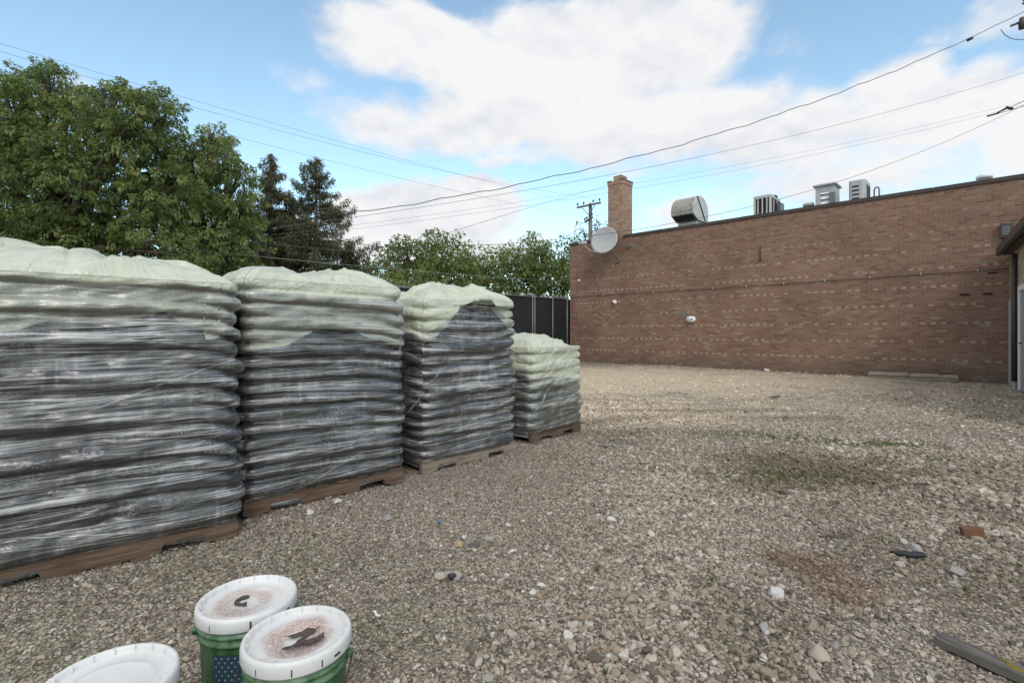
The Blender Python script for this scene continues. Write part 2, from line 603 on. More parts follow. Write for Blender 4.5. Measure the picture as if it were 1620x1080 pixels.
# --- brick
def brick_mat(name, palette, mortar, header=None, dirt=0.35, row=0.0677, bw=0.205, patchiness=1.0):
    m_, T, out = mat(name)
    g = T.n.new('ShaderNodeNewGeometry')
    P = T.sep(g.outputs['Position'])
    Nn = T.sep(g.outputs['True Normal'])
    side = T.m('GREATER_THAN', T.m('ABSOLUTE', Nn[0]), 0.6)
    hx = T.m('ADD', T.m('MULTIPLY', P[0], T.m('SUBTRACT', 1.0, side)), T.m('MULTIPLY', P[1], side))
    uvv = T.comb(hx, P[2], 0.0)

    def br(c1, c2, mo):
        b = T.n.new('ShaderNodeTexBrick')
        b.offset = 0.5
        b.offset_frequency = 2
        b.squash = 2.0
        b.squash_frequency = 7
        T.put(b.inputs['Vector'], uvv)
        T.put(b.inputs['Color1'], c1)
        T.put(b.inputs['Color2'], c2)
        T.put(b.inputs['Mortar'], mo)
        b.inputs['Scale'].default_value = 1.0
        b.inputs['Mortar Size'].default_value = 0.0055
        b.inputs['Mortar Smooth'].default_value = 0.15
        b.inputs['Bias'].default_value = 0.0
        b.inputs['Brick Width'].default_value = bw / 2
        b.inputs['Row Height'].default_value = row
        return b
    # squash >1 on every seventh row leaves single (header) bricks there; the others are stretchers
    b = T.n.new('ShaderNodeTexBrick')
    b.offset = 0.5
    b.offset_frequency = 2
    b.squash = 0.5
    b.squash_frequency = 7
    T.put(b.inputs['Vector'], uvv)
    T.put(b.inputs['Color1'], (0, 0, 0))
    T.put(b.inputs['Color2'], (1, 1, 1))
    T.put(b.inputs['Mortar'], (0.5, 0.5, 0.5))
    b.inputs['Scale'].default_value = 1.0
    b.inputs['Mortar Size'].default_value = 0.006
    b.inputs['Mortar Smooth'].default_value = 0.2
    b.inputs['Brick Width'].default_value = bw
    b.inputs['Row Height'].default_value = row
    rnd = T.sep(b.outputs['Color'])[0]
    col = T.ramp(rnd, palette)
    big = T.noise(uvv, 0.55, 4, 0.6)
    med = T.noise(T.vm('MULTIPLY', uvv, (1.0, 4.0, 1.0)), 1.2, 4, 0.6)
    fine = T.noise(uvv, 60, 3, 0.6)
    if header is not None:
        rowi = T.m('FLOOR', T.m('DIVIDE', P[2], row))
        isH = T.m('LESS_THAN', T.m('FLOORED_MODULO', rowi, 7.0), 0.5)
        wid = bw * 0.5
        offx = T.m('MULTIPLY', T.m('LESS_THAN', T.m('FLOORED_MODULO', rowi, 2.0), 0.5), wid * 0.5)
        idx = T.m('FLOOR', T.m('DIVIDE', T.m('ADD', hx, offx), wid))
        alt_ = T.m('LESS_THAN', T.m('FLOORED_MODULO', idx, 2.0), 0.5)
        pick = T.m('MULTIPLY', alt_, T.m('GREATER_THAN', rnd, T.lin(big, 0.35, 0.65, 0.5, 0.15)))
        hf = T.m('MULTIPLY', isH, pick)
        fade = T.sstep(P[2], 3.2, 4.4, 1.0, 0.25)
        col = T.mix(T.m('MULTIPLY', hf, T.m('MULTIPLY', fade, 0.58)), col, header)
        # odd pale bricks, more of them low down
        odd = T.m('GREATER_THAN', T.m('ADD', rnd, T.m('MULTIPLY', med, 0.3)), T.sstep(P[2], 0.5, 4.5, 1.09, 1.16))
        col = T.mix(T.m('MULTIPLY', odd, T.sstep(P[2], 1.0, 4.2, 0.20, 0.05)), col, header)
    col = T.mix(b.outputs['Fac'], col, mortar)
    k = T.m('ADD', T.lin(big, 0.3, 0.7, 1.0 - dirt, 1.0 + dirt * 0.55), T.m('MULTIPLY', T.m('SUBTRACT', med, 0.5), 0.25))
    k = T.m('ADD', k, T.m('MULTIPLY', T.m('SUBTRACT', fine, 0.5), 0.35))
    col = T.vm('SCALE', col, k)
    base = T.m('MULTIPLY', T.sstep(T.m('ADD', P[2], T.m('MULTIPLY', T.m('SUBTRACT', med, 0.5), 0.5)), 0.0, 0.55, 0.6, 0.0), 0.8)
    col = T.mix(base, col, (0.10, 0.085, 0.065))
    h = T.m('SUBTRACT', T.m('MULTIPLY', fine, 0.3), b.outputs['Fac'])
    principled(T, out, Base_Color=col, Roughness=0.92, Normal=T.bump(h, 0.7, 0.006))
    return m_


PAL_RED = [(0.0, (0.19, 0.095, 0.064)), (0.25, (0.235, 0.120, 0.080)), (0.5, (0.255, 0.135, 0.091)), (0.75, (0.25, 0.148, 0.101)), (0.9, (0.26, 0.168, 0.115)), (1.0, (0.28, 0.195, 0.135))]
M_BRICK = brick_mat('red_common_brick', PAL_RED, (0.29, 0.225, 0.175), header=(0.47, 0.37, 0.265), dirt=0.22)
M_CHIM = brick_mat('chimney_brick', [(0, (0.29, 0.16, 0.11)), (0.5, (0.36, 0.225, 0.155)), (1, (0.42, 0.29, 0.205))], (0.40, 0.33, 0.26), dirt=0.12)
M_BUFF = brick_mat('buff_brick', [(0, (0.27, 0.19, 0.12)), (0.5, (0.36, 0.27, 0.18)), (1, (0.46, 0.36, 0.25))], (0.36, 0.30, 0.23), dirt=0.15)
M_COPING = simple('brown_flashing', (0.055, 0.04, 0.034), 0.5, 0.3, 3)
M_ROOF = simple('roof_membrane', (0.25, 0.25, 0.25), 0.9)
M_GALV = simple('galvanised_steel', (0.46, 0.46, 0.45), 0.5, 0.25, 4, metallic=0.25)
M_DARK = simple('dark_void', (0.012, 0.012, 0.012), 0.8)
M_LGREY = simple('light_grey_paint', (0.50, 0.50, 0.47), 0.5, 0.12, 5)
M_WHITE = simple('white_plastic', (0.78, 0.77, 0.75), 0.4, 0.06, 5)
M_POST = simple('galvanised_post', (0.17, 0.17, 0.17), 0.5, 0.2, 6, metallic=0.3)
M_CABLE = simple('cable_black', (0.02, 0.02, 0.022), 0.6)
M_CABLE2 = simple('cable_weathered', (0.16, 0.16, 0.165), 0.6)
M_BLACK = simple('black_paint', (0.018, 0.018, 0.02), 0.5, 0.3)

# rust-streaked hood
M_HOOD, T, out = mat('rusty_galvanised')
oc = objco(T)
st = T.noise(T.vm('MULTIPLY', oc, (5, 5, 0.8)), 2.0, 5, 0.65)
cc = T.ramp(st, [(0.3, (0.42, 0.40, 0.37)), (0.52, (0.36, 0.335, 0.30)), (0.68, (0.16, 0.12, 0.09))])
principled(T, out, Base_Color=cc, Roughness=0.55, Metallic=0.2)

# weathered wood
def wood_mat(name, c0, c1, c2, sc=1.0):
    m_, T, out = mat(name)
    oc = objco(T)
    st = T.noise(T.vm('MULTIPLY', oc, (1.0 * sc, 9 * sc, 14 * sc)), 4.0, 6, 0.65, 0.4)
    lg = T.noise(oc, 3.0, 3, 0.6)
    c = T.ramp(st, [(0.28, c0), (0.5, c1), (0.75, c2)])
    c = T.vm('SCALE', c, T.lin(lg, 0.25, 0.75, 0.7, 1.2))
    principled(T, out, Base_Color=c, Roughness=0.85, Normal=T.bump(st, 0.5, 0.004))
    return m_


M_WOOD = wood_mat('pallet_wood', (0.05, 0.033, 0.024), (0.135, 0.083, 0.055), (0.23, 0.155, 0.11))
M_WOODG = wood_mat('grey_pallet_wood', (0.14, 0.11, 0.085), (0.27, 0.215, 0.165), (0.40, 0.33, 0.27))
M_WOOD_OLD = wood_mat('silvered_plank', (0.05, 0.042, 0.038), (0.13, 0.115, 0.10), (0.23, 0.205, 0.185), 0.7)
M_POLE = wood_mat('pole_wood', (0.10, 0.085, 0.07), (0.20, 0.17, 0.14), (0.28, 0.24, 0.2), 0.4)


# --- bags
def bag_mat(name, base, print1, print2, thr, rough=0.32):
    m_, T, out = mat(name)
    uv = T.n.new('ShaderNodeUVMap').outputs[0]
    oi = T.n.new('ShaderNodeObjectInfo').outputs['Random']
    sh = T.vm('ADD', uv, T.comb(T.m('MULTIPLY', oi, 37.0), T.m('MULTIPLY', oi, 11.0), 0.0))
    blk = T.voro(T.vm('MULTIPLY', sh, (3.0, 7.0, 1.0)), 1.6, out='Color')
    b = T.sep(blk)
    txt = T.noise(T.vm('MULTIPLY', sh, (60, 110, 1)), 1.0, 2, 0.6)
    pr = T.m('MULTIPLY', T.m('GREATER_THAN', b[0], thr), T.sstep(txt, 0.45, 0.6, 0.0, 0.8))
    c = T.mix(pr, base, T.mix(T.m('GREATER_THAN', b[1], 0.5), print1, print2))
    dirt = T.noise(sh, 9, 5, 0.7)
    c = T.vm('SCALE', c, T.lin(dirt, 0.3, 0.7, 0.7, 1.35))
    wr = T.noise(T.vm('MULTIPLY', sh, (22, 30, 1)), 1.0, 4, 0.6, 0.8)
    principled(T, out, Base_Color=c, Roughness=rough, Normal=T.bump(wr, 0.5, 0.01))
    return m_


M_BAG = bag_mat('dark_plastic_bag', (0.020, 0.0195, 0.021), (0.36, 0.37, 0.42), (0.10, 0.12, 0.26), 0.84)
M_BAG2 = bag_mat('green_plastic_bag', (0.13, 0.165, 0.125), (0.45, 0.25, 0.06), (0.10, 0.26, 0.21), 0.55)


# --- stretch film: clear, glossy, milky where it is stretched into ropes; crest highlights painted in white
def film_mat(name, milk=0.30, seed=0.0, color=(0.88, 0.88, 0.88)):
    m_, T, out = mat(name)
    uv = T.n.new('ShaderNodeUVMap').outputs[0]
    sh = T.vm('ADD', uv, (seed, seed * 1.7, seed * 0.3))
    warp = T.m('MULTIPLY', T.m('SUBTRACT', T.noise(T.vm('MULTIPLY', sh, (1.0, 1.3, 1)), 1.0, 3, 0.5), 0.5), 0.09)
    u_, v_, _z = T.sep(sh)
    vw = T.m('ADD', v_, warp)

    def fam(slope, fu, fv, lo, hi, amp):
        v2_ = T.m('ADD', vw, T.m('MULTIPLY', u_, slope))
        n_ = T.noise(T.comb(T.m('MULTIPLY', u_, fu), T.m('MULTIPLY', v2_, fv), slope * 10), 1.0, 3, 0.6)
        return T.m('MULTIPLY', T.sstep(n_, lo, hi), amp)
    s1 = fam(0.02, 0.7, 100, 0.46, 0.70, 0.62)
    s2 = fam(-0.05, 0.9, 150, 0.50, 0.70, 0.62)
    s3 = fam(0.16, 0.5, 110, 0.66, 0.72, 0.7)
    s4 = fam(-0.34, 0.45, 110, 0.67, 0.73, 0.8)
    s5 = fam(0.0, 0.7, 20, 0.48, 0.72, 0.40)
    pl = T.noise(T.vm('MULTIPLY', sh, (14, 5, 1)), 1.0, 4, 0.6)
    s6 = T.m('MULTIPLY', T.sstep(pl, 0.5, 0.75), 0.22)
    bars = T.noise(T.comb(T.m('MULTIPLY', u_, 26.0), T.m('MULTIPLY', v_, 2.5), 3.0), 1.0, 3, 0.6)
    s7 = T.m('MULTIPLY', T.sstep(bars, 0.5, 0.7), T.m('MULTIPLY', T.sstep(T.noise(sh, 3.0, 2), 0.42, 0.6), 0.16))
    s6 = T.m('ADD', s6, s7)
    tot = T.m('ADD', T.m('MAXIMUM', T.m('MAXIMUM', s1, s2), T.m('MAXIMUM', s3, s4)), T.m('ADD', s5, s6))
    crest_nd = T.n.new('ShaderNodeAttribute')
    crest_nd.attribute_name = 'crest_highlight'
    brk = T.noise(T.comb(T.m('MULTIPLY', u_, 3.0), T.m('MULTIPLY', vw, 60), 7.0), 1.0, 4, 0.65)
    tot = T.m('ADD', T.m('MULTIPLY', tot, 0.9), T.m('MULTIPLY', crest_nd.outputs['Fac'], T.sstep(brk, 0.36, 0.68, 0.05, 0.85)))  # extra white on the bag crests paints ridge highlights into the film
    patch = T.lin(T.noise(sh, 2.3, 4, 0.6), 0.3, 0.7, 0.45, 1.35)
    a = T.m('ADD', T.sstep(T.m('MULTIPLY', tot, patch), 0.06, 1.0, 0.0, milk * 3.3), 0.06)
    bh = T.m('ADD', T.noise(T.comb(T.m('MULTIPLY', u_, 2.0), T.m('MULTIPLY', vw, 120), 0.0), 1.0, 3, 0.6),
             T.m('MULTIPLY', T.noise(T.vm('MULTIPLY', sh, (16, 26, 1)), 1.0, 3, 0.55, 0.5), 1.6))
    nrm = T.bump(bh, 0.55, 0.006)
    dif = T.node('ShaderNodeBsdfDiffuse', Color=color, Normal=nrm)
    tlu = T.node('ShaderNodeBsdfTranslucent', Color=color, Normal=nrm)
    dm = T.n.new('ShaderNodeMixShader')
    dm.inputs[0].default_value = 0.4
    T.l.new(dif.outputs[0], dm.inputs[1])
    T.l.new(tlu.outputs[0], dm.inputs[2])
    dif = dm
    tr = T.n.new('ShaderNodeBsdfTransparent')
    tr.inputs[0].default_value = (0.99, 0.99, 0.99, 1)
    m1 = T.n.new('ShaderNodeMixShader')
    T.put(m1.inputs[0], a)
    T.l.new(tr.outputs[0], m1.inputs[1])
    T.l.new(dif.outputs[0], m1.inputs[2])
    gl = T.node('ShaderNodeBsdfGlossy', Color=(1, 1, 1), Roughness=0.17, Normal=nrm)
    fr = T.node('ShaderNodeFresnel', IOR=1.55, Normal=nrm).outputs[0]
    m2 = T.n.new('ShaderNodeMixShader')
    T.put(m2.inputs[0], T.m('MULTIPLY', fr, 1.5, clamp=True))
    T.l.new(m1.outputs[0], m2.inputs[1])
    T.l.new(gl.outputs[0], m2.inputs[2])
    T.l.new(m2.outputs[0], out.inputs[0])
    return m_


# --- pale green cover sheet, dirty in places
def sheet_mat(name, dirt=1.0, seed=0.0):
    m_, T, out = mat(name)
    uv = T.n.new('ShaderNodeUVMap').outputs[0]
    sh = T.vm('ADD', uv, (seed * 3.1, seed, 0))
    n1 = T.noise(T.vm('MULTIPLY', sh, (2.5, 7.0, 1)), 1.0, 6, 0.7)
    n2 = T.noise(T.vm('MULTIPLY', sh, (14, 38, 1)), 1.0, 5, 0.7, 0.5)
    c = T.mix(T.sstep(n1, 0.35, 0.7), (0.66, 0.69, 0.545), (0.74, 0.76, 0.645))
    zone = T.sep(uv)[1]
    dz_ = T.m('MULTIPLY', T.sstep(zone, 1.50, 1.60, 1.0, 0.0), dirt)
    c = T.mix(T.m('MULTIPLY', T.m('MULTIPLY', T.sstep(n1, 0.50, 0.72), T.sstep(n2, 0.42, 0.70)), T.m('MULTIPLY', dz_, 0.75)), c, (0.16, 0.15, 0.10))
    sp = T.noise(T.vm('MULTIPLY', sh, (40, 80, 1)), 1.0, 4, 0.75)
    c = T.mix(T.m('MULTIPLY', T.sstep(sp, 0.68, 0.74), T.m('MULTIPLY', dz_, 0.8)), c, (0.07, 0.05, 0.035))
    wr = T.noise(T.vm('MULTIPLY', sh, (11, 9, 1)), 1.0, 3, 0.5, 1.4)
    wr = T.m('ABSOLUTE', T.m('SUBTRACT', wr, 0.5))
    nrm = T.bump(wr, 0.8, 0.03)
    p = T.node('ShaderNodeBsdfPrincipled', Base_Color=c, Roughness=0.30, Normal=nrm)
    tl = T.node('ShaderNodeBsdfTranslucent', Color=c)
    ms = T.n.new('ShaderNodeMixShader')
    ms.inputs[0].default_value = 0.2
    T.l.new(p.outputs[0], ms.inputs[1])
    T.l.new(tl.outputs[0], ms.inputs[2])
    T.l.new(ms.outputs[0], out.inputs[0])
    return m_


# --- leaves
def leaf_mat(name, stops, trans=0.35, gloss=0.35):
    m_, T, out = mat(name)
    at_ = T.n.new('ShaderNodeAttribute')
    at_.attribute_name = 'rnd'
    c = T.ramp(at_.outputs['Fac'], stops)
    p = T.node('ShaderNodeBsdfPrincipled', Base_Color=c, Roughness=0.55)
    p.inputs['Specular IOR Level'].default_value = gloss
    tl = T.node('ShaderNodeBsdfTranslucent', Color=T.mix(1.0, c, (1.05, 1.2, 0.65), 'MULTIPLY'))
    ms = T.n.new('ShaderNodeMixShader')
    ms.inputs[0].default_value = trans
    T.l.new(p.outputs[0], ms.inputs[1])
    T.l.new(tl.outputs[0], ms.inputs[2])
    T.l.new(ms.outputs[0], out.inputs[0])
    return m_


M_LEAF = leaf_mat('maple_leaf', [(0, (0.092, 0.130, 0.048)), (0.5, (0.165, 0.215, 0.078)), (0.8, (0.245, 0.295, 0.108)), (1.0, (0.35, 0.37, 0.155))], 0.42)
M_LEAF2 = leaf_mat('far_leaf', [(0, (0.10, 0.135, 0.042)), (0.5, (0.17, 0.21, 0.066)), (1.0, (0.26, 0.29, 0.10))])
M_NEEDLE = leaf_mat('conifer_needle', [(0, (0.068, 0.080, 0.042)), (0.5, (0.11, 0.118, 0.06)), (0.8, (0.15, 0.14, 0.075)), (1.0, (0.22, 0.175, 0.10))], 0.2, 0.2)
M_GRASS = leaf_mat('grass_blade', [(0, (0.08, 0.12, 0.03)), (0.6, (0.14, 0.19, 0.05)), (1.0, (0.26, 0.25, 0.10))])
M_BARK = simple('bark', (0.075, 0.06, 0.048), 0.95, 0.3, 6, bump=0.02, bscale=20)

# ================================================================== GROUND
def make_ground():
    core_x = np.arange(-15, 5.01, 0.08)
    core_y = np.arange(-2, 18.01, 0.08)
    ex = np.array([0.5, 1.5, 3, 6, 12, 25, 50, 100, 200, 400, 800])
    xs = np.concatenate([core_x[0] - ex[::-1], core_x, core_x[-1] + ex])
    ys = np.concatenate([core_y[0] - ex[::-1], core_y, core_y[-1] + ex])
    X, Y = np.meshgrid(xs, ys)
    V = np.stack([X, Y, ground_z(X, Y)], -1).reshape(-1, 3)
    me = np_mesh('ground', V, grid_faces(len(xs), len(ys)), M_GROUND)
    tag(obj('ground', me), kind='structure')


make_ground()

# ================================================================== BRICK BUILDING
WY = 17.0
WX0, WX1 = -13.2, 9.0
WH = 4.93
bld = empty('brick_building', (WX0, WY, 0), 0, 'long single storey red brown brick building with a chimney and blank side wall', 'building')


def loc_in(o):
    return Vector(o.location)


def child(mb, name, m_, parent, **k):
    """build world-space geometry as a child of an (unrotated, unscaled) parent placed at parent.location"""
    bmesh.ops.translate(mb.bm, verts=mb.bm.verts[:], vec=-world_loc(parent))
    return mb.build(name, m_, parent, **k)


def world_loc(o):
    v = Vector((0, 0, 0))
    while o is not None:
        v += Vector(o.location)
        o = o.parent
    return v


b = MB()
b.box2((WX0, WY, -0.3), (WX1, WY + 0.3, WH))
b.box2((WX0, WY + 0.3, -0.3), (WX0 + 0.3, WY + 11, WH))
b.box2((WX1 - 0.3, WY + 0.3, -0.3), (WX1, WY + 11, WH))
b.box2((WX0 + 0.3, WY + 10.7, -0.3), (WX1 - 0.3, WY + 11, WH))
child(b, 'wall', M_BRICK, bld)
b = MB()
b.box2((WX0 + 0.302, WY + 0.302, WH - 0.55), (WX1 - 0.302, WY + 10.698, WH - 0.4))
child(b, 'roof', M_ROOF, bld)
# chimney on the wall line
c0 = on_Y(962, 300, WY).x
c1 = on_Y(984.5, 300, WY).x
ctop = on_Y(962, 289, WY).z
b = MB()
b.box2((c0, WY - 0.004, WH - 0.02), (c1, WY + 0.72, ctop - 0.14))
b.box2((c0 - 0.02, WY - 0.024, ctop - 0.14), (c1 + 0.02, WY + 0.74, ctop))
ch = child(b, 'chimney', M_CHIM, bld)
b = MB()
b.box2((c0 + 0.16, WY + 0.14, ctop), (c1 - 0.14, WY + 0.56, ctop + 0.24))
child(b, 'chimney_flue', M_CHIM, ch)
b = MB()
b.box2((c0 - 0.035, WY - 0.035, ctop + 0.001), (c0 + 0.15, WY + 0.75, ctop + 0.035))
b.box2((c1 - 0.135, WY - 0.035, ctop + 0.001), (c1 + 0.035, WY + 0.75, ctop + 0.035))
child(b, 'chimney_crown', M_COPING, ch)
# brown metal coping, in lengths, broken by the chimney
b = MB()
xj = [WX0 - 0.03, -11.6, c0 - 0.05]
xk = [c1 + 0.05, -9.0, -6.2, -3.6, -1.4, 0.9, 3.5, 6.5, WX1 + 0.03]
for lst in (xj, xk):
    for a_, b_ in zip(lst, lst[1:]):
        j = random.uniform(-0.006, 0.006)
        b.box2((a_ + 0.004, WY - 0.035, WH + j - 0.07), (b_ - 0.004, WY + 0.335, WH + 0.035 + j), 0.006)
child(b, 'coping', M_COPING, bld)

# recessed vent slots, a patch, an old pipe stub
SLOTS = [(1519, 1534, 466.5), (1555, 1570, 465), (1563, 1577, 432)]
for (u0, u1, v) in SLOTS:
    p0, p1 = on_Y(u0, v, WY), on_Y(u1, v, WY)
    b = MB()
    b.box2((p0.x, WY - 0.012, p0.z - 0.022), (p1.x, WY + 0.02, p0.z + 0.022), 0.004)
    child(b, 'vent_slot', M_DARK, bld)

# conduit across the wall with clips
q0, q1 = on_Y(903, 470, WY), on_Y(1596, 424.5, WY)
cd = empty('wall_conduit', (q0.x, WY - 0.03, q0.z), 0, 'thin grey conduit clipped along the whole brick wall at mid height', 'conduit')
b = MB()
pts = []
for i in range(25):
    t = i / 24
    pts.append((q0.x + (q1.x - q0.x) * t, WY - 0.028, q0.z + (q1.z - q0.z) * t + 0.012 * math.sin(t * 9) - 0.01))
b.tube(pts, 0.011, 6)
child(b, 'pipe', simple('conduit_brown', (0.13, 0.10, 0.085), 0.7), cd)
for i in range(1, 24, 2):
    x, y, z = pts[i]
    b = MB()
    b.box2((x - 0.012, WY - 0.05, z - 0.03), (x + 0.012, WY + 0.002, z + 0.03), 0.004)
    child(b, 'clip', M_GALV, cd)

# old vertical pipe stub with rust, high on the wall
p = on_Y(1203, 400, WY)
vp = empty('pipe_stub', (p.x, WY, p.z), 0, 'short rusty vertical pipe stub high on the brick wall under the slatted rooftop unit', 'pipe')
b = MB()
b.tube([(p.x, WY - 0.03, p.z - 0.22), (p.x, WY - 0.03, p.z + 0.22)], 0.015, 6)
child(b, 'pipe', M_COPING, vp)
b = MB()
b.box2((p.x - 0.03, WY - 0.05, p.z - 0.26), (p.x + 0.03, WY + 0.002, p.z - 0.2), 0.005)
child(b, 'bracket', M_COPING, vp)

# white lamps and camera on the wall
def wall_dome(u, v, r_, label):
    p_ = on_Y(u, v, WY)
    t_ = empty('security_camera', (p_.x, WY, p_.z), 0, label, 'security camera')
    b_ = MB()
    b_.lathe([(0, 0.0), (r_ * 0.95, 0.0), (r_ * 0.95, 0.025), (0, 0.03)], 24)
    bmesh.ops.rotate(b_.bm, verts=b_.bm.verts[:], cent=(0, 0, 0), matrix=Matrix.Rotation(R(90), 3, 'X'))
    b_.build('base', M_WHITE, t_)
    b_ = MB()
    b_.lathe([(r_ * 0.8, 0.031), (r_ * 0.82, r_ * 0.8), (r_ * 0.6, r_ * 1.25), (r_ * 0.3, r_ * 1.45), (0, r_ * 1.5)], 24)
    bmesh.ops.rotate(b_.bm, verts=b_.bm.verts[:], cent=(0, 0, 0), matrix=Matrix.Rotation(R(90), 3, 'X'))
    b_.build('housing', M_WHITE, t_)
    b_ = MB()
    b_.lathe([(0, 0), (r_ * 0.35, 0), (r_ * 0.33, 0.02), (0, 0.024)], 16)
    bmesh.ops.transform(b_.bm, verts=b_.bm.verts[:], matrix=Matrix.Translation((-r_ * 0.25, -r_ * 1.36, -r_ * 0.2)) @ Matrix.Rotation(R(100), 4, 'X'))
    b_.build('lens', M_BLACK, t_)


wall_dome(916.5, 444, 0.06, 'small white dome camera near the left corner of the brick wall below the satellite dish')
wall_dome(973, 478, 0.09, 'larger white dome camera on the brick wall just below the conduit')
p = on_Y(1094, 505, WY)
el_ = empty('emergency_light', (p.x, WY, p.z), 0, 'white oval plastic light fitting on the brick wall right of the grey cement patch', 'light fitting')
b = MB()
poly = []
for k in range(32):
    a = 2 * math.pi * k / 32
    poly.append((0.16 * math.copysign(abs(math.cos(a)) ** 0.75, math.cos(a)), 0.105 * math.copysign(abs(math.sin(a)) ** 0.85, math.sin(a))))
b.prism(poly, 'y', -0.09, -0.002)
es = [e for e in b.bm.edges if abs(e.verts[0].co.y + 0.09) < 1e-4 and abs(e.verts[1].co.y + 0.09) < 1e-4]
bmesh.ops.bevel(b.bm, geom=es, offset=0.03, segments=3, affect='EDGES')
b.build('housing', M_WHITE, el_, smooth=True)
b = MB()
b.lathe([(0, 0), (0.028, 0), (0.024, 0.012), (0, 0.015)], 16)
bmesh.ops.transform(b.bm, verts=b.bm.verts[:], matrix=Matrix.Translation((0.05, -0.09, 0.01)) @ Matrix.Rotation(R(90), 4, 'X'))
b.build('lens', M_BLACK, el_)
# faded grey cement patch
p = on_Y(1078, 497, WY)
b = MB()
poly = [(p.x - 0.21, p.z - 0.05), (p.x - 0.12, p.z - 0.09), (p.x + 0.05, p.z - 0.07), (p.x + 0.2, p.z - 0.09), (p.x + 0.23, p.z + 0.03), (p.x + 0.1, p.z + 0.1), (p.x - 0.08, p.z + 0.08), (p.x - 0.2, p.z + 0.06)]
b.prism(poly, 'y', WY - 0.006, WY + 0.01)
child(b, 'cement_patch', simple('cement_patch', (0.19, 0.16, 0.14), 0.95, 0.3, 8), bld)

# ---- satellite dish hung on the wall left of the chimney
dc = on_Y(957, 381, WY - 0.55)
dish = empty('satellite_dish', (dc.x, dc.y, dc.z), 0, 'round grey satellite dish bracketed to the brick wall below the chimney', 'satellite dish')
face = Vector((-0.86, -0.42, 0.26)).normalized()
face = Vector((0.22, -0.93, 0.22)).normalized()
dr = 21.5 / F_PX * 20.0
M_ = face.to_track_quat('Z', 'Y').to_matrix().to_4x4()
b = MB()
prof = [(dr * k / 8, 0.20 * (k / 8) ** 2 * dr) for k in range(9)]
prof2 = [(r_, z_ - 0.015) for r_, z_ in reversed(prof)]
b.lathe(prof + prof2, 40)
bmesh.ops.transform(b.bm, verts=b.bm.verts[:], matrix=M_)
b.build('reflector', simple('dish_grey', (0.42, 0.42, 0.42), 0.6, 0.2, 3), dish)
lnb = Vector((-0.62, -0.62, -0.10))
b = MB()
low = M_ @ Vector((0, 0, 0)) + Vector((-0.05, -0.12, -dr * 0.92))
b.tube([low, low * 0.4 + lnb * 0.6 + Vector((0, 0, -0.12)), lnb], 0.016, 6)
b.build('feed_arm', M_GALV, dish)
b = MB()
b.tube([lnb + Vector((-0.14, -0.02, -0.01)), lnb + Vector((0.16, 0.05, 0.03))], [0.05, 0.055], 10)
b.build('receiver', M_LGREY, dish)
b = MB()
b.tube([(0.05, 0.02, -0.02), (0.1, 0.5, -0.1)], 0.04, 8)
b.tube([(0.08, 0.25, -0.06), (0.75, 0.5, -0.22)], 0.022, 6)
b.tube([(0.08, 0.25, -0.1), (0.22, 0.5, -0.72)], 0.022, 6)
b.box2((0.68, 0.48, -0.28), (0.84, 0.548, -0.17), 0.01)
b.box2((0.13, 0.48, -0.80), (0.31, 0.548, -0.70), 0.01)
b.build('wall_bracket', M_POST, dish)

# ---- rooftop plant
RY = WY + 1.6       # front faces stand this far behind the parapet
RZ = WH - 0.4


def span(u0, u1, v0, v1, Y):
    a_, b_ = on_Y(u0, v0, Y), on_Y(u1, v0, Y)
    return a_.x, b_.x, on_Y(u0, v1, Y).z, on_Y((u0 + u1) / 2, v0, Y).z


# exhaust hood (gooseneck)
x0, x1, zb, zt = span(1070, 1104, 312, 352, RY)
hd = empty('exhaust_hood', ((x0 + x1) / 2, RY, RZ), 0, 'rust streaked curved metal exhaust hood on the roof right of the chimney', 'exhaust hood')
hh = zt - RZ
w_ = (x1 - x0) / 2
b = MB()
b.box2((-w_ + 0.06, 0.02, 0), (w_ - 0.06, 0.75, hh * 0.52), 0.01)
b.build('duct', M_GALV, hd)
b = MB()
lip = hh * 0.60
prof = [(-0.42, lip), (-0.44, lip + 0.18)]
for k in range(0, 11):
    a = math.pi - math.pi * 0.98 * k / 10
    prof.append((0.22 + 0.66 * math.cos(a), lip + 0.16 + (hh - lip - 0.16) * math.sin(a)))
prof += [(0.88, hh * 0.50), (0.0, hh * 0.50)]
b.prism(prof, 'x', -w_, w_)
b.build('hood', M_HOOD, hd)
b = MB()
b.box2((-w_ + 0.05, -0.1, 0), (w_ - 0.05, 0.1, 0.02))
bmesh.ops.transform(b.bm, verts=b.bm.verts[:], matrix=Matrix.Translation((0, -0.22, hh * 0.545)) @ Matrix.Rotation(math.atan2(hh * 0.10, -0.42), 4, 'X') @ Matrix.Diagonal((1, 2.0, 1, 1)))
b.build('opening', M_DARK, hd)
b = MB()
b.prism([(r_[0] * 1.0, r_[1]) for r_ in prof], 'x', w_ + 0.002, w_ + 0.025)
b.build('end_panel', M_LGREY, hd)
b = MB()
b.tube([(w_ + 0.035, -0.12, hh - 0.06), (w_ + 0.035, 0.6, hh * 0.5)], 0.025, 6)
b.build('strap', M_BLACK, hd)


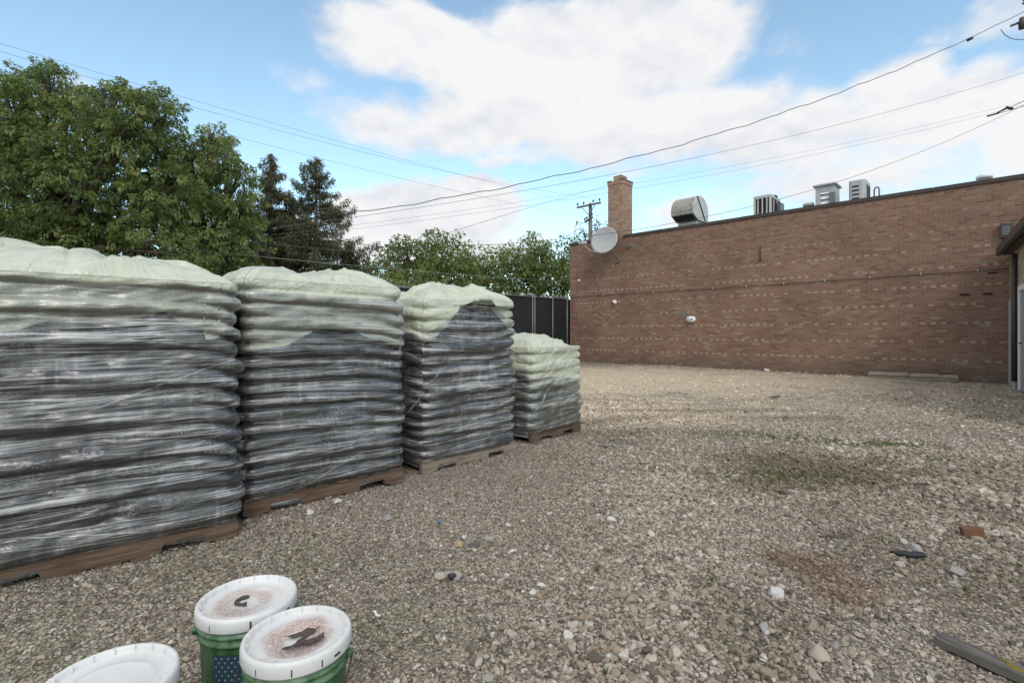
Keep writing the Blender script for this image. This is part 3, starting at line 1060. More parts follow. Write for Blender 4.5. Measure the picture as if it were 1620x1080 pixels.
def ac_slatted(u0, u1, v0, v1, Y, label):
    x0, x1, zb, zt = span(u0, u1, v0, v1, Y)
    t_ = empty('air_conditioner', ((x0 + x1) / 2, Y, RZ), 0, label, 'air conditioner')
    h, w = zt - RZ, (x1 - x0) / 2
    d = 1.0
    b = MB()
    b.box2((-w + 0.03, 0.03, 0.04), (w - 0.03, d - 0.03, h - 0.1))
    b.build('coil', M_DARK, t_)
    b = MB()
    b.box2((-w, 0, h - 0.1), (w, d, h), 0.01)
    b.box2((-w, 0, 0), (w, d, 0.06), 0.01)
    for sx in (-1, 1):
        for yy in (0, d - 0.07):
            b.box2((sx * w - 0.035 - sx * 0.035, yy, 0.06), (sx * w + 0.035 - sx * 0.035, yy + 0.07, h - 0.1), 0.005)
    for k in (-0.5, 0.0, 0.5):
        b.box2((k * w - 0.02, 0.004, 0.06), (k * w + 0.02, 0.03, h - 0.1))
    for k in (0.33, 0.66):
        b.box2((w - 0.03, d * k - 0.02, 0.06), (w - 0.004, d * k + 0.02, h - 0.1))
    b.build('casing', M_LGREY, t_)
    b = MB()
    b.box2((w + 0.002, d * 0.55, h * 0.45), (w + 0.14, d * 0.95, h * 0.85), 0.01)
    b.build('electrical_box', M_POST, t_)
    b = MB()
    b.lathe([(0, 0.04), (0.32, 0.03), (0.34, 0.0)], 24, c=(0, d / 2, h))
    b.build('fan_guard', M_DARK, t_)


ac_slatted(1192, 1220, 309, 336, RY, 'dark slatted air conditioner on the roof between the exhaust hood and the louvered box')

# squat round vent left of louvered box
def round_vent(u0, u1, v0, v1, Y, label, m_=M_LGREY):
    x0, x1, zb, zt = span(u0, u1, v0, v1, Y)
    t_ = empty('roof_vent', ((x0 + x1) / 2, Y + (x1 - x0) / 2, RZ), 0, label, 'roof vent')
    r_ = (x1 - x0) / 2
    h = zt - RZ
    b = MB()
    b.lathe([(r_ * 0.7, 0), (r_ * 0.7, h - 0.13), (0, h - 0.13)], 24)
    b.build('stack', M_GALV, t_)
    b = MB()
    b.lathe([(0, h - 0.12), (r_, h - 0.12), (r_ * 1.0, h - 0.05), (r_ * 0.7, h - 0.01), (0, h)], 24)
    b.build('cap', m_, t_)


round_vent(1268, 1286, 319, 328, RY, 'low round roof vent just left of the louvered box')
round_vent(1543, 1571, 273.5, 283, RY, 'pale round roof vent near the right end of the roof', M_WHITE)

# louvered intake box
x0, x1, zb, zt = span(1290, 1320, 291, 320, RY)
lb = empty('louvered_box', ((x0 + x1) / 2, RY, RZ), 0, 'grey metal intake box with white louvers on the roof left of the rounded condenser', 'louvered vent')
h, w = zt - RZ, (x1 - x0) / 2
b = MB()
b.box2((-w, 0.05, 0), (w, 0.7, h - 0.06), 0.01)
b.box2((-w, 0, 0), (-w + 0.14, 0.049, h - 0.06), 0.004)
b.box2((w - 0.14, 0, 0), (w, 0.049, h - 0.06), 0.004)
b.box2((-w + 0.141, 0, h - 0.24), (w - 0.141, 0.049, h - 0.06), 0.004)
b.build('casing', M_GALV, lb)
b = MB()
for k in range(6):
    z = RZ * 0 + 0.35 + (h - 0.62) * k / 5
    b.box((0, 0.02, z), (2 * w - 0.29, 0.015, 0.115), Matrix.Rotation(R(-25), 3, 'X'))
b.build('louvers', M_WHITE, lb)
b = MB()
b.box2((-w - 0.06, -0.08, h - 0.059), (w + 0.06, 0.76, h), 0.012)
b.build('cap', M_GALV, lb)
b = MB()
b.box2((w - 0.13, -0.06, h * 0.55), (w + 0.03, -0.002, h * 0.78), 0.01)
b.build('switch_box', M_POST, lb)

# rounded condenser
x0, x1, zb, zt = span(1342, 1369, 285, 313, RY)
cn = empty('condenser', ((x0 + x1) / 2, RY, RZ), 0, 'grey condenser unit with dark horizontal grille beside a bent pipe on the roof', 'air conditioner')
h, w = zt - RZ, (x1 - x0) / 2
b = MB()
poly = []
for (sx, sy) in ((1, 1), (-1, 1), (-1, -1), (1, -1)):
    a0 = {(1, 1): 0, (-1, 1): 90, (-1, -1): 180, (1, -1): 270}[(sx, sy)]
    for k in range(5):
        a = R(a0 + 90 * k / 4)
        poly.append((sx * (w - 0.1) + 0.1 * math.cos(a), 0.45 + sy * 0.35 + 0.1 * math.sin(a)))
b.prism(poly, 'z', 0, h)
b.build('casing', M_GALV, cn)
b = MB()
for k in range(9):
    z = h - 0.16 - k * (h - 0.25) / 9
    b.box2((-w + 0.1, -0.012, z - 0.05), (w - 0.16, 0.03, z + 0.0), 0.004)
b.build('grille', M_BLACK, cn)
b = MB()
b.lathe([(w * 0.95, 0.0), (w * 0.95, 0.03), (w * 0.7, 0.07), (0, 0.08)], 24, c=(0, 0.45, h))
b.build('top_guard', M_LGREY, cn)
b = MB()
for yy in (0.25, 0.45, 0.65):
    b.box2((w - 0.004, yy - 0.05, 0.3), (w + 0.012, yy + 0.05, h - 0.12), 0.003)
b.build('side_grille', M_DARK, cn)
# bent pipe
pa, pb = on_Y(1383, 305, RY), on_Y(1391, 305, RY)
zt = on_Y(1387, 296, RY).z
bp = MB()
pts = [(0, 0, 0), (0, 0, zt - RZ - 0.1)] + [((pb.x - pa.x) / 2 * (1 - math.cos(math.pi * k / 6)), 0, zt - RZ - 0.1 + 0.1 * math.sin(math.pi * k / 6)) for k in range(1, 7)] + [(pb.x - pa.x, 0, 0.3)]
bp.tube(pts, 0.022, 8)
o = bp.build('bent_pipe', M_POST, None, (pa.x, RY, RZ))
tag(o, 'thin grey hooped pipe standing on the roof beside the rounded condenser', 'pipe')

# ================================================================== LOW BUILDING AT THE RIGHT EDGE
A_ = Vector((0.03, WY - 0.004, 0))
e_ = on_ground(1620, 620)
dvec = Vector((e_.x - A_.x, e_.y - A_.y, 0)).normalized()
rot_lb = math.atan2(dvec.y, dvec.x)
lowb = empty('low_building', A_, rot_lb, 'low buff brick building with brown eaves at the right edge of the yard', 'building')
inv = Matrix.Rotation(-rot_lb, 3, 'Z')


def t_at(u):
    """distance along the low building's wall seen at pixel column u"""
    k = (u - 810) / F_PX
    dr_ = Vector((RIGHT[0] * k + FWD[0], RIGHT[1] * k + FWD[1]))
    # A + t d = s dr
    det = dvec.x * -dr_.y + dr_.x * dvec.y
    return (-A_.x * -dr_.y - dr_.x * A_.y * 1.0) / det if abs(det) > 1e-9 else 0


T1, T2, T3 = t_at(1607), t_at(1612), t_at(1615)
# local frame: x along the wall towards the camera, y = into the yard is negative side
def side_sign():
    n = Vector((-dvec.y, dvec.x, 0))
    return 1 if n.x < 0 else -1


sg = side_sign()
LBH = 3.05
b = MB()
b.box2((0.0, min(0, -sg * 4), -0.3), (8.0, max(0, -sg * 4), LBH))
b.build('wall', M_BUFF, lowb)
b = MB()
lo_y, hi_y = sorted((0.0, sg * 0.03))
b.box2((0.02, lo_y, -0.1), (max(T1, 0.6), hi_y, 1.98), 0.006)
b.build('corner_panel', simple('chalky_white_paint', (0.42, 0.40, 0.40), 0.7, 0.25, 4), lowb)
b = MB()
b.tube([(T2 - 0.15, sg * 0.06, 0.15), (T2 - 0.15, sg * 0.06, LBH - 0.1)], 0.05, 8)
b.build('downspout', M_COPING, lowb)
b = MB()
lo_y, hi_y = sorted((0.0, sg * 0.05))
b.box2((T3, lo_y, 0), (T3 + 0.12, hi_y, 2.2), 0.006)
b.box2((T3 + 1.12, lo_y, 0), (T3 + 1.24, hi_y, 2.2), 0.006)
b.box2((T3 + 0.121, lo_y, 2.08), (T3 + 1.119, hi_y, 2.2), 0.006)
fr_ = b.build('door_frame', M_WHITE, lowb)
b = MB()
lo_y, hi_y = sorted((0.0, sg * 0.02))
b.box2((T3 + 0.121, lo_y, 0.02), (T3 + 1.119, hi_y, 2.079))
dr_o = b.build('door', simple('grey_door', (0.33, 0.31, 0.34), 0.5), lowb)
b = MB()
b.tube([(T3 + 0.25, sg * 0.05, 1.0), (T3 + 0.36, sg * 0.05, 1.0)], 0.014, 8)
b.tube([(T3 + 0.25, sg * 0.02, 1.0), (T3 + 0.25, sg * 0.052, 1.0)], 0.02, 8)
b.build('handle', M_POST, dr_o)
b = MB()
lo_y, hi_y = sorted((sg * 0.14, sg * 0.14 - sg * 4.3))
b.box2((0.15, lo_y, LBH + 0.001), (8.2, hi_y, LBH + 0.16), 0.01)
b.build('roof', M_COPING, lowb)
b = MB()
lo_y, hi_y = sorted((sg * 0.142, sg * 0.26))
b.prism([(lo_y, LBH + 0.02), (lo_y + 0.02, LBH + 0.0), (hi_y - 0.03, LBH + 0.0), (hi_y, LBH + 0.06), (hi_y, LBH + 0.17), (lo_y, LBH + 0.17)], 'x', 0.12, 8.2)
b.build('gutter', M_COPING, lowb)
# lamp box on the brick wall above that eave
p = on_Y(1592, 366, WY)
lt = empty('wall_lamp', (p.x, WY, p.z), 0, 'small dark box lamp on the brick wall just above the brown eave', 'lamp')
b = MB()
b.box2((-0.11, -0.16, -0.17), (0.11, -0.002, 0.17), 0.015)
b.build('housing', M_COPING, lt)
b = MB()
b.box2((-0.07, -0.172, -0.11), (0.07, -0.161, 0.11), 0.004)
b.build('lens', simple('dull_lens', (0.10, 0.10, 0.10), 0.2), lt)

# ================================================================== SCREENED FENCE
FX = WX0 - 0.06
fen = empty('screened_fence', (FX, WY, 0), 0, 'tall black screened chain link fence between the pallets and the brick building', 'fence')
FH = 2.66
FY0 = 8.2
M_SCREEN, T, out = mat('black_privacy_screen')
oc = objco(T)
kn = T.noise(T.vm('MULTIPLY', oc, (1, 30, 30)), 3.0, 3, 0.6)
principled(T, out, Base_Color=T.vm('SCALE', T.comb(0.012, 0.012, 0.013), T.lin(T.noise(oc, 0.8, 4, 0.6), 0.3, 0.7, 0.6, 1.8)), Roughness=0.85, Normal=T.bump(kn, 0.4, 0.01))
ny, nz = 90, 14
YY, ZZ = np.meshgrid(np.linspace(FY0, WY + 0.4, ny), np.linspace(0.06, FH - 0.06, nz))
wv_ = SN(21, 2.5)
XX = FX - 0.045 + 0.012 * wv_(YY, ZZ)
V = np.stack([XX, YY, ZZ], -1).reshape(-1, 3) - np.array([FX, WY, 0])
V2 = V - np.array([0.006, 0, 0])
n0 = len(V)
Fg = grid_faces(ny, nz)
me = np_mesh('screen_panel', np.concatenate([V, V2]), np.concatenate([Fg, Fg[:, ::-1] + n0]), M_SCREEN)
obj('screen_panel', me, fen)
posts = [on_X(u, 500, FX).y for u in (842.5, 846, 874.5)] + [WY - 0.12]
y = posts[0]
while y - 2.4 > FY0:
    y -= 2.4
    posts.append(y)
for y in posts:
    b = MB()
    b.tube([(0, y - WY, -0.1), (0, y - WY, FH + 0.03)], 0.03, 10)
    b.lathe([(0.036, 0), (0.034, 0.03), (0, 0.05)], 10, c=(0, y - WY, FH + 0.03))
    b.build('post', M_POST, fen)
for z in (FH - 0.06, 0.12):
    b = MB()
    b.tube([(-0.02, FY0 - WY, z), (-0.02, -0.05, z)], 0.02, 8)
    b.build('rail', M_POST, fen)
b = MB()
y = FY0
while y < WY - 0.06:
    b.tube([(-0.05, y - WY, FH - 0.07), (-0.05 + random.uniform(-.01, .01), y - WY + 0.02, FH + 0.05)], 0.006, 4, caps=False)
    y += 0.065
tb = b.build('wire_tips', M_POST, fen)

# ================================================================== POLES AND WIRES
def pole(name, x, y, h, label, arms):
    t_ = empty(name, (x, y, 0), 0, label, 'utility pole')
    b = MB()
    b.tube([(0, 0, -0.5), (0, 0, h * 0.5), (0, 0, h)], [0.15, 0.12, 0.085], 14)
    b.build('post', M_POLE, t_)
    for (z, L, rz, off) in arms:
        b = MB()
        rm = Matrix.Rotation(rz, 3, 'Z')
        b.box((0, -0.15, z), (L, 0.075, 0.085), rm, 0.008)
        a_ = b.build('crossarm', M_POLE, t_)
        for s in (-0.46, -0.2, 0.2, 0.46) if L > 1 else (-0.42, 0.42):
            b = MB()
            q = rm @ Vector((s * L, 0, 0))
            b.tube([(q.x, q.y - 0.17, z + 0.06), (q.x, q.y - 0.17, z + 0.13)], 0.012, 6)
            b.lathe([(0, 0.1), (0.035, 0.1), (0.05, 0.13), (0.03, 0.15), (0.045, 0.17), (0.03, 0.21), (0, 0.22)], 12, c=(q.x, q.y - 0.17, z))
            b.build('insulator', M_COPING, a_)
    return t_


PXl = -15.0
pp = on_X(934, 345, PXl)
PH = on_X(935, 322, PXl).z
pol = pole('utility_pole', PXl, pp.y, PH, 'weathered wooden utility pole with two crossarms rising behind the brick building by the dish',
           [(PH - 0.12, 1.45, 0.0, 0), (PH - 0.85, 1.15, R(-35), 0)])
b = MB()
b.tube([(-0.4, -0.17, PH - 0.18), (0, -0.12, PH - 0.6)], 0.018, 5)
b.tube([(0.4, -0.17, PH - 0.18), (0, -0.12, PH - 0.6)], 0.018, 5)
b.build('brace', M_POST, pol)
for (x_, z_) in ((-0.62, PH - 1.1), (0.55, PH - 1.25), (0.35, PH - 1.5)):
    b = MB()
    ring = [(x_ + 0.16 * math.cos(a), -0.2, z_ + 0.2 * math.sin(a)) for a in np.linspace(0, 2 * math.pi, 15)]
    b.tube(ring, 0.012, 5, caps=False)
    b.build('jumper_loop', M_CABLE, pol)

RPc = at(1641, 100, 21.0)
RPH = at(1641, -40, 21.0).z
rpol = pole('utility_pole', RPc.x, RPc.y, RPH, 'tall utility pole at the upper right edge where the overhead wires meet', [(at(1641, 8, 21.0).z, 1.2, R(44), 0)])
# transformer-side fittings that reach into the picture
b = MB()
c_ = at(1617, 36, 20.6) - Vector((RPc.x, RPc.y, 0))
b.lathe([(0, -0.25), (0.11, -0.25), (0.12, 0.0), (0.08, 0.2), (0, 0.22)], 12, c=c_)
b.build('cutout', M_COPING, rpol)
b = MB()
o0 = Vector((RPc.x, RPc.y, 0))
b.tube([at(1599, 41.5, 20.8) - o0, at(1617, 34, 20.7) - o0], 0.05, 8)
b.build('strain_insulator', M_POST, rpol)
b = MB()
b.tube([at(1617, 34, 20.7) - o0, at(1626, 30, 20.9) - o0, at(1641, 28, 21) - o0], 0.03, 6)
b.build('fitting', M_POST, rpol)
b = MB()
b.tube([at(1583, 47, 20.7) - o0, at(1590, 56, 20.7) - o0, at(1600, 61.5, 20.7) - o0, at(1612, 63.5, 20.8) - o0, at(1622, 63, 21) - o0], 0.014, 5)
b.build('jumper', M_CABLE, rpol)

WCUR = {}


def wire(label, A, B, mid, r_=0.010, m_=None, group='overhead wires', n=70, cat='wire', name='overhead_wire', wig=0.0):
    """hanging wire from A to B, sagging so that it hangs at the height seen at photo pixel mid"""
    u, v = mid
    k = (u - 810) / F_PX
    nx, ny_ = RIGHT[0] * k + FWD[0], RIGHT[1] * k + FWD[1]      # ground direction of that column
    ax, ay = A.x, A.y
    dx, dy = B.x - A.x, B.y - A.y
    t = (ax * ny_ - ay * nx) / (dy * nx - dx * ny_)
    px, py = ax + t * dx, ay + t * dy
    cz = px * FWD[0] + py * FWD[1]
    zt = CAM_H + (HOR - v) / F_PX * cz
    zl = A.z + (B.z - A.z) * t
    sag = (zl - zt) / (4 * t * (1 - t))
    b = MB()
    pts = []
    for i in range(n + 1):
        s = i / n
        w = wig * (math.sin(s * 61) + math.sin(s * 143 + 1)) * min(1, 4 * s) if wig else 0
        pts.append(A.lerp(B, s) - Vector((0, 0, sag * 4 * s * (1 - s) + w)) - A)
    b.tube(pts, r_ * (0.36 if r_ < 0.0125 else 0.5), 5)
    o = b.build(name, m_ or M_CABLE2, None, A)
    tag(o, label, cat, group)
    return o


RP = lambda v: at(1641, v, 21.0)
wire('thick twisted black cable sweeping from the upper right pole past the chimney top', RP(8), on_X(405, 356, -16.5), (1080, 228), 0.026, M_CABLE, wig=0.02)
wire('thin wire second from top at the right, crossing just over the chimney top', RP(108.5), on_X(406, 364, -16.5), (1123, 244.5), 0.013)
wire('thin wire just above the lowest pair at right, crossing the chimney below its cap', RP(155), on_X(406, 375, -16.5), (1123, 269), 0.010)
wire('thin wire lower of the close pair crossing the chimney shaft', RP(160), on_X(406, 380, -16.5), (1123, 277), 0.011)
wire('service wire dropping from the right pole across the hood and satellite dish', RP(155.5), on_X(590, 391, -15.0), (1116, 343), 0.015, M_CABLE)
wire('slanting wire running from above the low cloud down to the tree tops', on_Y(963, 294, 24.0), on_X(612, 401, -15.0), (790, 343), 0.014, M_CABLE)
# bundle of clamps where the low wires meet
cl_ = empty('splice_clamps', at(1590, 176, 20.0), 0, 'knot of dark splice clamps where the low wires meet at the right edge', 'wire clamp')
for (ua, va, ub, vb, rr) in ((1562, 184, 1580, 179, 0.035), (1576, 180, 1590, 172, 0.035), (1592, 170, 1602, 172.5, 0.05), (1585, 176, 1620, 160, 0.015), (1575, 181, 1620, 168, 0.012)):
    b = MB()
    b.tube([at(ua, va, 20.0) - at(1590, 176, 20.0), at(ub, vb, 20.0) - at(1590, 176, 20.0)], rr, 6)
    b.build('clamp', M_CABLE, cl_)
sp_ = MB()
sp_.tube([at(1531, 64, 20.4) - at(1535, 62, 20.4), at(1538, 60.5, 20.4) - at(1535, 62, 20.4)], 0.06, 6)
tag(sp_.build('cable_clamp', M_CABLE, None, at(1535, 62, 20.4)), 'small dark clamp on the thick cable near the right edge', 'wire clamp')

PL = Vector((PXl, pp.y, 0))
for (du, za, mid, lab) in ((-0.66, 7.9, (300, 157), 'upper of the two parallel power wires crossing the sky at upper left'), (0.66, 7.75, (300, 168), 'lower of the two parallel power wires crossing the sky at upper left')):
    wire(lab, Vector((PXl + du, -13, za)), Vector((PXl + du, pp.y - 0.17, PH + 0.06)), mid, 0.011, M_CABLE2)
wire('single wire passing just over the crown of the big tree at left', Vector((PXl + 0.3, -13, 7.3)), Vector((PXl, pp.y - 0.2, PH - 0.75)), (270, 189), 0.011, M_CABLE2)
wire('dark cable sagging across the front of the big tree at left', Vector((PXl + 0.3, -13, 6.3)), on_X(405, 351, -16.5), (180, 345), 0.016, M_CABLE)
wire('dark cable running from the conifers over the far trees to the building corner', on_X(405, 352, -16.5), Vector((PXl, pp.y - 0.2, on_X(928, 379, PXl).z)), (680, 398), 0.018, M_CABLE)
wire('upper thin cable crossing low in front of the far trees', on_X(300, 374, -15.0), Vector((PXl, pp.y - 0.2, on_X(928, 420, PXl).z)), (640, 404), 0.011, M_CABLE2)
wire('pale cable crossing low in front of the far trees', on_X(300, 395, -15.0), Vector((PXl, pp.y - 0.2, on_X(928, 447, PXl).z)), (700, 432), 0.018, simple('cable_pale', (0.22, 0.22, 0.21), 0.6))
wire('lowest dark cable crossing in front of the far trees', on_X(300, 415, -15.0), Vector((PXl, pp.y - 0.2, on_X(928, 460, PXl).z)), (640, 441), 0.014, M_CABLE)
# the old pole the drops are tied to, among the conifers
q = on_X(405, 350, -16.56)
pole('utility_pole', q.x - 0.12, q.y, q.z + 0.25, 'shorter dark utility pole half hidden between the big tree and the conifers', [])

# ================================================================== TREES
def leaf_arrays(P, A, S, wr=0.45, droop=0.25, rng=RNG):
    n = len(P)
    rv_ = rng.normal(size=(n, 3))
    side = np.cross(A, rv_)
    side /= np.linalg.norm(side, axis=1, keepdims=True) + 1e-9
    nrm = np.cross(side, A)
    S = S[:, None]
    mid = P + A * S * 0.45
    l = mid + side * S * wr * 0.5 + nrm * S * 0.06
    r_ = mid - side * S * wr * 0.5 + nrm * S * 0.06
    tip = P + A * S
    tip[:, 2] -= (S[:, 0] * droop)
    V = np.stack([P, r_, tip, l], 1).reshape(-1, 3)
    F = np.arange(4 * n).reshape(-1, 4)
    return V, F


def leaf_object(name, parent, P, A, S, m_, wr=0.45, droop=0.25, rnd=None):
    V, F = leaf_arrays(P, A, S, wr, droop)
    V = V - np.array(parent.location)
    me = np_mesh(name, V, F, m_, smooth=False)
    at_ = me.attributes.new('rnd', 'FLOAT', 'FACE')
    at_.data.foreach_set('value', (RNG.random(len(P)) if rnd is None else np.clip(rnd, 0, 1)).astype(np.float32))
    return obj(name, me, parent)


def unit(a):
    return a / (np.linalg.norm(a, axis=-1, keepdims=True) + 1e-9)


def broadleaf(label, lobes, trunk, cat='tree', per=150, leaf=0.10, sprig=0.35, nl=20, m_=None, dj=0.7, group=None, droop=0.3, trunk_r=0.2, wr=0.42, sh=(0.35, 1.05)):
    """lobes: (u, v, r_px, cz) clumps of the crown; trunk: (u, cz) foot"""
    foot = at(trunk[0], HOR, trunk[1])
    root = empty('broadleaf_tree', (foot.x, foot.y, 0), 0, label, cat, group)
    cs, rs = [], []
    for (u, v, rp, cz) in lobes:
        c = at(u, v, cz + RNG.uniform(-dj, dj))
        cs.append(np.array(c))
        rs.append(rp / F_PX * cz)
    Ps, As, Ss, Rn = [], [], [], []
    top = max(c[2] + r_ for c, r_ in zip(cs, rs))
    for c, r_ in zip(cs, rs):
        n = int(per * (r_ ** 2) + 12)
        d = unit(RNG.normal(size=(n, 3)))
        rad = (sh[0] + (sh[1] - sh[0]) * RNG.random((n, 1)) ** 0.6)
        wob = 1 + 0.18 * SN(int(RNG.integers(1e6)), 2.2, 8, 3)(d[:, 0], d[:, 1], d[:, 2])[:, None]
        base = c + d * rad * wob * r_ * np.array([1, 1, 0.92])
        base = base[base[:, 2] > 0.5]
        d = d[:len(base)]
        n = len(base)
        ax = unit(d * 0.9 + RNG.normal(size=(n, 3)) * 0.45 + np.array([0, 0, 0.15]))
        tone = np.clip(RNG.normal(0.42, 0.20, n), 0, 1)
        tone = np.clip(tone + RNG.normal(0, 0.1), 0, 1)
        sv = unit(np.cross(ax, RNG.normal(size=(n, 3))))
        tv = np.cross(ax, sv)
        for k in range(nl):
            t = 1.0 - RNG.random((n, 1)) ** 1.6
            P = base + ax * t * sprig
            P[:, 2] -= (t[:, 0] ** 2) * sprig * 0.25
            th_ = RNG.uniform(0, 6.283, (n, 1))
            rad_ = sv * np.cos(th_) + tv * np.sin(th_)
            P = P + rad_ * sprig * 0.12
            A = unit(rad_ * 0.8 + ax * (0.25 + 0.5 * t) + RNG.normal(size=(n, 3)) * 0.25 + np.array([0, 0, -droop * 1.7]))
            Ps.append(P)
            As.append(A)
            Ss.append(leaf * RNG.uniform(0.65, 1.3, n))
            Rn.append(tone + RNG.normal(0, 0.10, n) + 0.30 * (t[:, 0] > 0.75))
    leaf_object('crown', root, np.concatenate(Ps), np.concatenate(As), np.concatenate(Ss), m_ or M_LEAF, wr, droop, np.concatenate(Rn))
    # trunk and limbs
    b = MB()
    f = Vector(root.location)
    fork = Vector((0, 0, min(c[2] for c in cs) * 0.7 + 0.6))
    mean = Vector(np.mean(cs, 0)) - f
    fork.x, fork.y = mean.x * 0.15, mean.y * 0.15
    b.tube([(0, 0, -0.2), (0, 0, 0.3), fork], [trunk_r * 1.5, trunk_r * 1.1, trunk_r * 0.85], 10)
    for c, r_ in zip(cs, rs):
        e = Vector(c) - f
        midp = fork.lerp(e, 0.45) + Vector((random.uniform(-.3, .3), random.uniform(-.3, .3), 0.35))
        b.tube([fork, midp, e, e + (e - midp).normalized() * r_ * 0.5], [trunk_r * 0.6, trunk_r * 0.35, trunk_r * 0.17, 0.012], 6)
        for k in range(9):
            dd = Vector(unit(RNG.normal(size=3))) * r_ * 0.85
            s0 = midp.lerp(e, random.uniform(0.4, 1.0))
            q_ = e + dd
            b.tube([s0, s0.lerp(q_, 0.5) + Vector((0, 0, 0.08 * r_)), q_], [trunk_r * 0.12, trunk_r * 0.08, 0.006], 4, caps=False)
    b.build('trunk', M_BARK, root)
    return root


broadleaf('big bushy dark green tree filling the left edge of the photograph',
          [(20, 185, 62, 13), (70, 152, 40, 13), (125, 215, 66, 13), (178, 172, 38, 13), (228, 190, 36, 13), (222, 265, 64, 13), (110, 300, 85, 13), (20, 300, 85, 13.2),
           (205, 355, 75, 12.6), (-60, 200, 90, 13), (-80, 330, 100, 13), (60, 395, 80, 12.8), (140, 410, 70, 12.8), (262, 305, 45, 13), (250, 400, 55, 13), (28, 128, 16, 13), (76, 116, 13, 13), (166, 142, 15, 13), (243, 158, 17, 13), (262, 182, 12, 13), (110, 165, 14, 13), (195, 210, 22, 12.4), (60, 240, 30, 12.3)],
          (110, 13.0), per=130, leaf=0.088, nl=62, wr=0.36, trunk_r=0.24, sprig=0.38)
broadleaf('rounded green tree right of the big left tree, reaching down to the conifers',
          [(338, 250, 36, 14.5), (296, 285, 48, 14.5), (358, 305, 40, 14.5), (338, 355, 56, 14.3), (368, 388, 34, 14.2), (290, 385, 58, 14.2), (335, 430, 60, 14.2), (378, 345, 26, 14.4), (362, 440, 36, 14.2), (336, 216, 13, 14.5), (300, 238, 14, 14.5), (358, 246, 15, 14.5), (376, 280, 13, 14.5), (392, 365, 13, 14.3)],
          (335, 14.6), per=130, leaf=0.088, nl=62, wr=0.36, trunk_r=0.2, sprig=0.38)

FAR = 'leafy trees far beyond the fence'
broadleaf('far green tree directly right of the conifers, above the second and third pallets', [(625, 425, 34, 34), (660, 412, 30, 34), (610, 450, 30, 34), (655, 450, 40, 34), (640, 398, 17, 34), (700, 410, 34, 33), (690, 388, 16, 33), (720, 430, 34, 33), (695, 445, 40, 33)],
          (670, 34), per=40, leaf=0.22, sprig=0.8, nl=20, m_=M_LEAF2, group=FAR, trunk_r=0.28)
broadleaf('small far tree filling the gap between the two larger far trees', [(757, 425, 26, 35), (745, 445, 30, 35), (775, 448, 28, 35), (735, 410, 15, 35)], (757, 35), per=40, leaf=0.22, sprig=0.8, nl=20, m_=M_LEAF2, group=FAR, trunk_r=0.22)
broadleaf('far light green tree above the black fence beside the building', [(800, 420, 28, 36), (835, 408, 28, 36), (868, 415, 28, 36), (895, 425, 24, 36), (825, 440, 30, 36), (870, 445, 34, 36), (900, 450, 30, 36), (805, 448, 26, 36), (845, 395, 14, 36)],
          (850, 36), per=52, leaf=0.22, sprig=0.85, nl=18, m_=M_LEAF2, group=FAR, trunk_r=0.25)
broadleaf('sparse tree top showing behind the brick building and the satellite dish', [(925, 372, 15, 30), (945, 362, 11, 30), (955, 378, 18, 30), (915, 400, 26, 30), (940, 410, 26, 30)],
          (935, 30), per=16, leaf=0.2, sprig=0.7, nl=9, m_=M_LEAF2, group=FAR, trunk_r=0.2)
# low dark growth along the back, seen through gaps under the crowns
broadleaf('dense low shrub growth behind the conifers', [(470, 470, 60, 22), (560, 470, 50, 24), (400, 470, 60, 21), (620, 475, 40, 26), (680, 480, 40, 28), (330, 470, 60, 19), (740, 475, 36, 30)], (520, 23), cat='shrub', per=60, leaf=0.2, sprig=0.6, nl=14, m_=M_LEAF, trunk_r=0.08)


